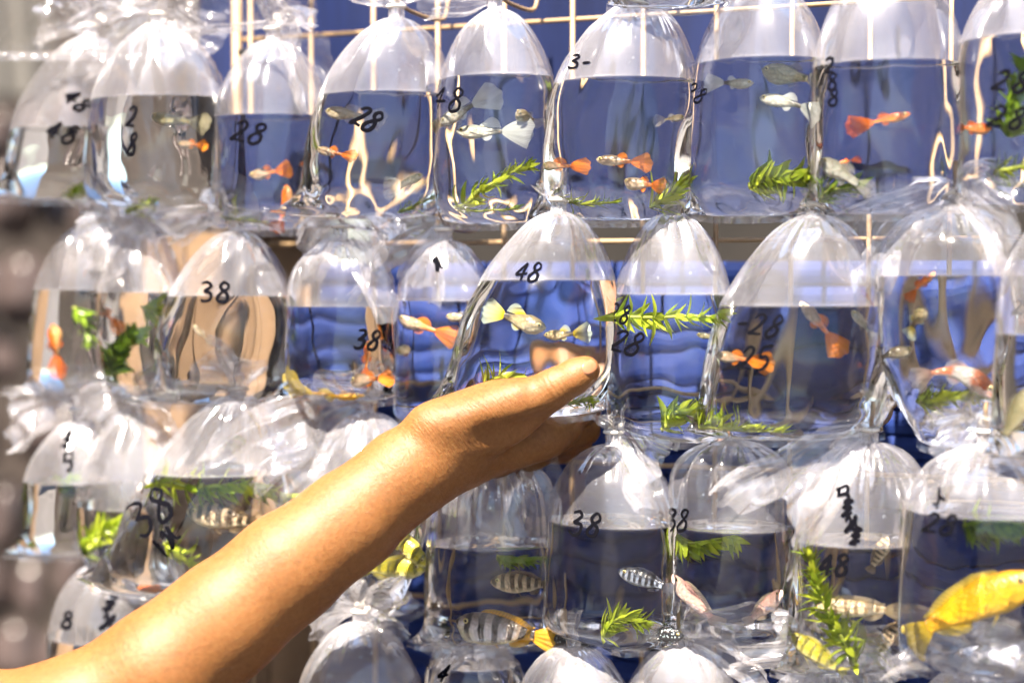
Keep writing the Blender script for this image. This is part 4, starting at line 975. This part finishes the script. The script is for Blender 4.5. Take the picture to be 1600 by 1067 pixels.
def surface_nets(sdf, lo, hi, h):
    n = np.ceil((hi-lo)/h).astype(int)+1
    ax = [lo[i]+h*np.arange(n[i]) for i in range(3)]
    st = 5; cax = [ax[i][::st] for i in range(3)]
    G = np.stack(np.meshgrid(*cax, indexing='ij'), -1); cf = sdf(G.reshape(-1, 3)).reshape(G.shape[:3])
    up = np.repeat(np.repeat(np.repeat(cf, st, 0), st, 1), st, 2)[:n[0], :n[1], :n[2]]
    f = np.full(n, 1.0); f[:up.shape[0], :up.shape[1], :up.shape[2]] = up
    near = np.abs(f) < st*h*1.9; near[up.shape[0]:] = True; near[:, up.shape[1]:] = True; near[:, :, up.shape[2]:] = True
    ids = np.argwhere(near); f[near] = np.concatenate([sdf(lo+q*h) for q in np.array_split(ids, max(1, len(ids)//200000))])
    s = f < 0
    c = [s[dx:n[0]-1+dx, dy:n[1]-1+dy, dz:n[2]-1+dz] for dx in (0, 1) for dy in (0, 1) for dz in (0, 1)]
    tot = sum(x.astype(int) for x in c); act = (tot > 0) & (tot < 8)
    idx = -np.ones(act.shape, dtype=int); ids = np.argwhere(act); idx[act] = np.arange(len(ids))
    V = lo + (ids+0.5)*h
    faces = []
    for axi in range(3):
        o1, o2 = [(1, 2), (2, 0), (0, 1)][axi]
        sl0 = [slice(None)]*3; sl1 = [slice(None)]*3
        sl0[axi] = slice(0, -1); sl1[axi] = slice(1, None)
        ch = s[tuple(sl0)] != s[tuple(sl1)]
        E = np.argwhere(ch)
        E = E[(E[:, o1] > 0) & (E[:, o2] > 0) & (E[:, o1] < n[o1]-1) & (E[:, o2] < n[o2]-1)]
        Q = []
        for d1, d2 in ((-1, -1), (0, -1), (0, 0), (-1, 0)):
            w = E.copy(); w[:, o1] += d1; w[:, o2] += d2; Q.append(idx[w[:, 0], w[:, 1], w[:, 2]])
        Q = np.stack(Q, 1); ok = Q.min(1) >= 0; Q, E = Q[ok], E[ok]
        inside = s[E[:, 0], E[:, 1], E[:, 2]]
        Q[~inside] = Q[~inside][:, ::-1]; faces += Q.tolist()
    for it in range(4):
        fv = sdf(V); e = 2e-4
        g = np.stack([(sdf(V+np.eye(3)[i]*e)-sdf(V-np.eye(3)[i]*e))/(2*e) for i in range(3)], 1)
        g /= np.maximum((g*g).sum(1), .05)[:, None]
        V = V - g*fv[:, None]*0.9
    return V, faces
pts_all = np.array([p for ch in (arm_a, thumb, *fingers, palm2) for p, r in ch])
lo = pts_all.min(0)-.045; hi = pts_all.max(0)+.045
lo[0] = max(lo[0], dp(-330, 1100, .95).x)
AV, AF = surface_nets(arm_sdf, lo, hi, 0.0021)
def skin_mat():
    m, nt, out = new_mat('skin')
    tc = nd(nt, 'ShaderNodeTexCoord'); ob = tc.outputs['Object']
    n1 = nd(nt, 'ShaderNodeTexNoise', Vector=ob, Scale=28.0, Detail=4.0); n2 = nd(nt, 'ShaderNodeTexNoise', Vector=ob, Scale=260.0, Detail=3.0)
    n3 = nd(nt, 'ShaderNodeTexNoise', Vector=ob, Scale=420.0, Detail=2.0)
    nm = nd(nt, 'ShaderNodeMath', {'operation': 'MULTIPLY_ADD'}, i0=n3.outputs[0], i1=0.6, i2=nd(nt, 'ShaderNodeMath', {'operation': 'MULTIPLY'}, i0=n1.outputs[0], i1=0.5).outputs[0])
    c = ramp(nt, nm.outputs[0], [(.3, (.110, .042, .0095)), (.5, (.150, .060, .0150)), (.72, (.185, .079, .023))])
    v = nd(nt, 'ShaderNodeTexVoronoi', {'feature': 'DISTANCE_TO_EDGE'}, Vector=ob, Scale=620.0)
    # creases: fine lines running across the arm, strongest at the wrist and thumb joint
    def near(pt, r):
        s = nd(nt, 'ShaderNodeVectorMath', {'operation': 'DISTANCE'}, i0=ob); s.inputs[1].default_value = pt
        return nd(nt, 'ShaderNodeMapRange', Value=s.outputs['Value'], i1=r, i2=r*.35).outputs[0]
    d = Vector(P(917, 576, .971)-P(836, 627, .974)).normalized()
    dt = nd(nt, 'ShaderNodeVectorMath', {'operation': 'DOT_PRODUCT'}, i0=ob); dt.inputs[1].default_value = d
    wv = nd(nt, 'ShaderNodeMath', {'operation': 'MULTIPLY_ADD'}, i0=n2.outputs[0], i1=1.8, i2=nd(nt, 'ShaderNodeMath', {'operation': 'MULTIPLY'}, i0=dt.outputs['Value'], i1=1900.0).outputs[0])
    sn = nd(nt, 'ShaderNodeMath', {'operation': 'SINE'}, i0=wv.outputs[0])
    kn = nd(nt, 'ShaderNodeMath', {'operation': 'MULTIPLY'}, i0=sn.outputs[0], i1=near(Vector(P(866, 604, .965)), .011))
    d2 = Vector(P(690, 702, .985)-P(448, 888, .96)).normalized()
    dq = nd(nt, 'ShaderNodeVectorMath', {'operation': 'DOT_PRODUCT'}, i0=ob); dq.inputs[1].default_value = d2
    sc = nd(nt, 'ShaderNodeVectorMath', {'operation': 'SCALE'}, i0=ob); sc.inputs['Scale'].default_value = 0.28
    sh = nd(nt, 'ShaderNodeVectorMath', {'operation': 'SCALE'}); sh.inputs[0].default_value = d2; nt.links.new(dq.outputs['Value'], sh.inputs['Scale'])
    st = nd(nt, 'ShaderNodeVectorMath', {'operation': 'ADD'}, i0=sc.outputs[0], i1=sh.outputs[0])
    nw = nd(nt, 'ShaderNodeTexNoise', Vector=st.outputs[0], Scale=620.0, Detail=3.0)
    wr = nd(nt, 'ShaderNodeMath', {'operation': 'MULTIPLY'}, i0=nw.outputs[0], i1=nd(nt, 'ShaderNodeMath', {'operation': 'ADD'}, i0=near(Vector(P(735, 715, .97)), .06), i1=.25).outputs[0])
    h = nd(nt, 'ShaderNodeMath', {'operation': 'MULTIPLY_ADD'}, i0=kn.outputs[0], i1=1.3, i2=nd(nt, 'ShaderNodeMath', {'operation': 'MULTIPLY_ADD'}, i0=wr.outputs[0], i1=2.2, i2=n2.outputs[0]).outputs[0])
    h2 = nd(nt, 'ShaderNodeMath', {'operation': 'MULTIPLY_ADD'}, i0=v.outputs['Distance'], i1=0.8, i2=h.outputs[0])
    bp = nd(nt, 'ShaderNodeBump', Strength=0.5, Distance=0.0005, Height=h2.outputs[0])
    b = nd(nt, 'ShaderNodeBsdfPrincipled', Base_Color=c, Roughness=0.55, Normal=bp.outputs[0])
    b.inputs['Subsurface Weight'].default_value = 0.3; b.inputs['Subsurface Radius'].default_value = (1.0, 0.35, 0.12); b.inputs['Subsurface Scale'].default_value = 0.0035
    b.inputs['Specular IOR Level'].default_value = 0.35
    nt.links.new(b.outputs[0], out.inputs[0]); return m
M['skin'] = skin_mat()
m_, nt_, out_ = new_mat('thumb_nail_keratin')
b_ = nd(nt_, 'ShaderNodeBsdfPrincipled', Roughness=0.22); b_.inputs['Base Color'].default_value = (.25, .115, .06, 1)
b_.inputs['Subsurface Weight'].default_value = .4; b_.inputs['Subsurface Scale'].default_value = .003
nt_.links.new(b_.outputs[0], out_.inputs[0]); M['nail'] = m_
person = empty('person', (0, 0, 0)); setp(person, 'bare right arm reaching in from the lower left, palm up, cradling a bag', 'person')
arm = mesh_obj('arm', AV, AF, M['skin'], person)
sm = arm.modifiers.new('soften', 'SMOOTH'); sm.factor = .5; sm.iterations = 2
arm.cycles.is_caustics_receiver = True
bvh = BVHTree.FromPolygons([Vector(v) for v in AV], [tuple(f) for f in AF])
# thumb nail laid on the skin
tdir = Vector((.86, -.5)); tn = Vector((.5, .86)); Vn, Fn = [], []; na, nb = 13, 13
cx_, cy_ = 921, 573.5
for i in range(na):
    for j in range(nb):
        a = i/(na-1)*2-1; b = j/(nb-1)*2-1
        rr = max(abs(a), abs(b)); l = math.hypot(a, b); sc = rr/l if l > 1e-6 else 0
        sa, sb = a*(sc*.75+.25), b*(sc*.75+.25)
        q = Vector((cx_, cy_)) + tdir*(sa*13.5) + tn*(sb*12.0)
        h = bvh.ray_cast(CAM, ray(q.x, q.y).normalized())
        if h[0] is None:
            h = bvh.find_nearest(dp(q.x, q.y, .961+HD))
        p, nn = h[0], h[1]
        Vn.append(p + nn*(0.0005 if rr < .85 else -0.0003))
mesh_obj('thumb_nail', Vn, grid_faces(na, nb, False), M['nail'], person)

# fine hairs lying along the forearm
M['hair'] = simple_mat('fine_arm_hair', (.05, .028, .016), .5, .3)
rnd = random.Random(11); Vh, Fh = [], []; A_ = np.array(AV); ax_ = Vector(P(690, 702, .985)-P(258, 1037, .945)).normalized()
for q in range(900):
    i = rnd.randrange(len(A_)); p = Vector(A_[i])
    if p.x > dp(700, 700, .97).x or p.x < dp(-40, 700, .94).x: continue
    h = bvh.find_nearest(p); nn = h[1]; t = (ax_ + nn*.28 + Vector((rnd.uniform(-.5, .5), rnd.uniform(-.5, .5), rnd.uniform(-.5, .5)-.25))).normalized()
    ln = rnd.uniform(.004, .009); sd = t.cross(nn).normalized(); b0 = len(Vh)
    for k, f in enumerate((0, .5, 1)):
        c_ = p + t*(ln*f) - nn*(ln*.18*f*f); w = .00006*(1-f*.9)
        Vh += [c_+sd*w, c_-sd*w*.5+nn*w, c_-sd*w*.5-nn*w]
    for k in range(2):
        for j in range(3): Fh.append((b0+k*3+j, b0+k*3+(j+1) % 3, b0+k*3+3+(j+1) % 3, b0+k*3+3+j))
setp(mesh_obj('arm_hair', Vh, Fh, M['hair'], person), kind='stuff')
# ------------------------------------------------------------------ the far stall beyond the left end
M['farwall'] = simple_mat('brown_stall_wall', (0.020, 0.014, 0.012), 0.8, 0.5, 4.0)
M['farbag'] = simple_mat('cloudy_polythene', (0.058, 0.044, 0.043), 0.22, 0.35, 25, 0.6, 40)
M['fargrey'] = simple_mat('pale_grey_cloth', (0.10, 0.095, 0.09), 0.8, 0.2)
c = dp(40, 500, 3.8); V, Fc = box_vf(Vector((c.x-.45, c.y, 2.2)), Vector((1, 0, 0)), Vector((0, 1, 0)), Z, 1.15, .03, 2.2)
setp(mesh_obj('stall_wall', V, Fc, M['farwall'], None, False), 'dark brown wall of the far stall, blurred at the left edge', 'wall')
rnd = random.Random(5); me_ = None
for r in range(8):
    for q in range(4):
        px = -75 + q*62 + rnd.uniform(-14, 14) + (r % 2)*25; py = 205 + r*118 + rnd.uniform(-16, 16)
        p = dp(px, py, 3.35+rnd.uniform(-.06, .06))
        if me_ is None:
            V = []; nr, nc = 16, 22
            for i in range(nr):
                t = i/(nr-1); w = .044*(max(0, 1-(2*t-1)**4))**.5*(1-.45*max(0, t-.5)) + .004; d = w*.7*min(1, t*3+.05)
                for j in range(nc):
                    a = 2*math.pi*j/nc; f = 1+.08*math.sin(5*a+t*3)*t
                    V.append(p + Vector((w*math.cos(a)*f, d*math.sin(a)*f, (t-.5)*.135)))
            o = mesh_obj('far_bag', V, grid_faces(nr, nc)+[tuple(range(nc-1, -1, -1)), tuple((nr-1)*nc+j for j in range(nc))], M['farbag'], None, True, p); me_ = o.data
        else:
            o = bpy.data.objects.new('far_bag', me_); col.objects.link(o); o.location = p; s = rnd.uniform(.8, 1.15); o.scale = (s, s, s); o.rotation_euler = (0, rnd.uniform(-.12, .12), rnd.uniform(0, 3))
        setp(o, 'blurred cloudy bag hanging on the far stall at the left edge', 'bag', 'blurred bags on the far stall')
p = dp(18, 60, 3.3); V = []
nr, nc = 20, 14
for i in range(nr):
    for j in range(nc):
        s = j/(nc-1); t = i/(nr-1)
        V.append(p + Vector(((s-.5)*.13, .02*math.sin(s*14+t*2), (t-.5)*.24)))
cl = mesh_obj('grey_cloth', V, grid_faces(nr, nc, False), M['fargrey']); cl.modifiers.new('thick', 'SOLIDIFY').thickness = .003
setp(cl, 'pale grey cloth hanging blurred in the top left corner', 'cloth')

# unseen plain walls left and right, added to keep bright sky off the bag edges
M['side_wall'] = simple_mat('unseen_side_wall', (0.26, 0.21, 0.18), 0.8, 0.5, 1.2)
V, Fc = box_vf(Vector((-2.6, 0.2, 2.6)), Vector((1, 0, 0)), Vector((0, 1, 0)), Z, .05, 4.2, 2.6)
setp(mesh_obj('unseen_side_wall', V, Fc, M['side_wall'], None, False), kind='structure')
V, Fc = box_vf(Vector((2.4, 1.0, 2.6)), Vector((1, 0, 0)), Vector((0, 1, 0)), Z, .05, 3.4, 2.6)
setp(mesh_obj('unseen_side_wall', V, Fc, M['side_wall'], None, False), kind='structure')
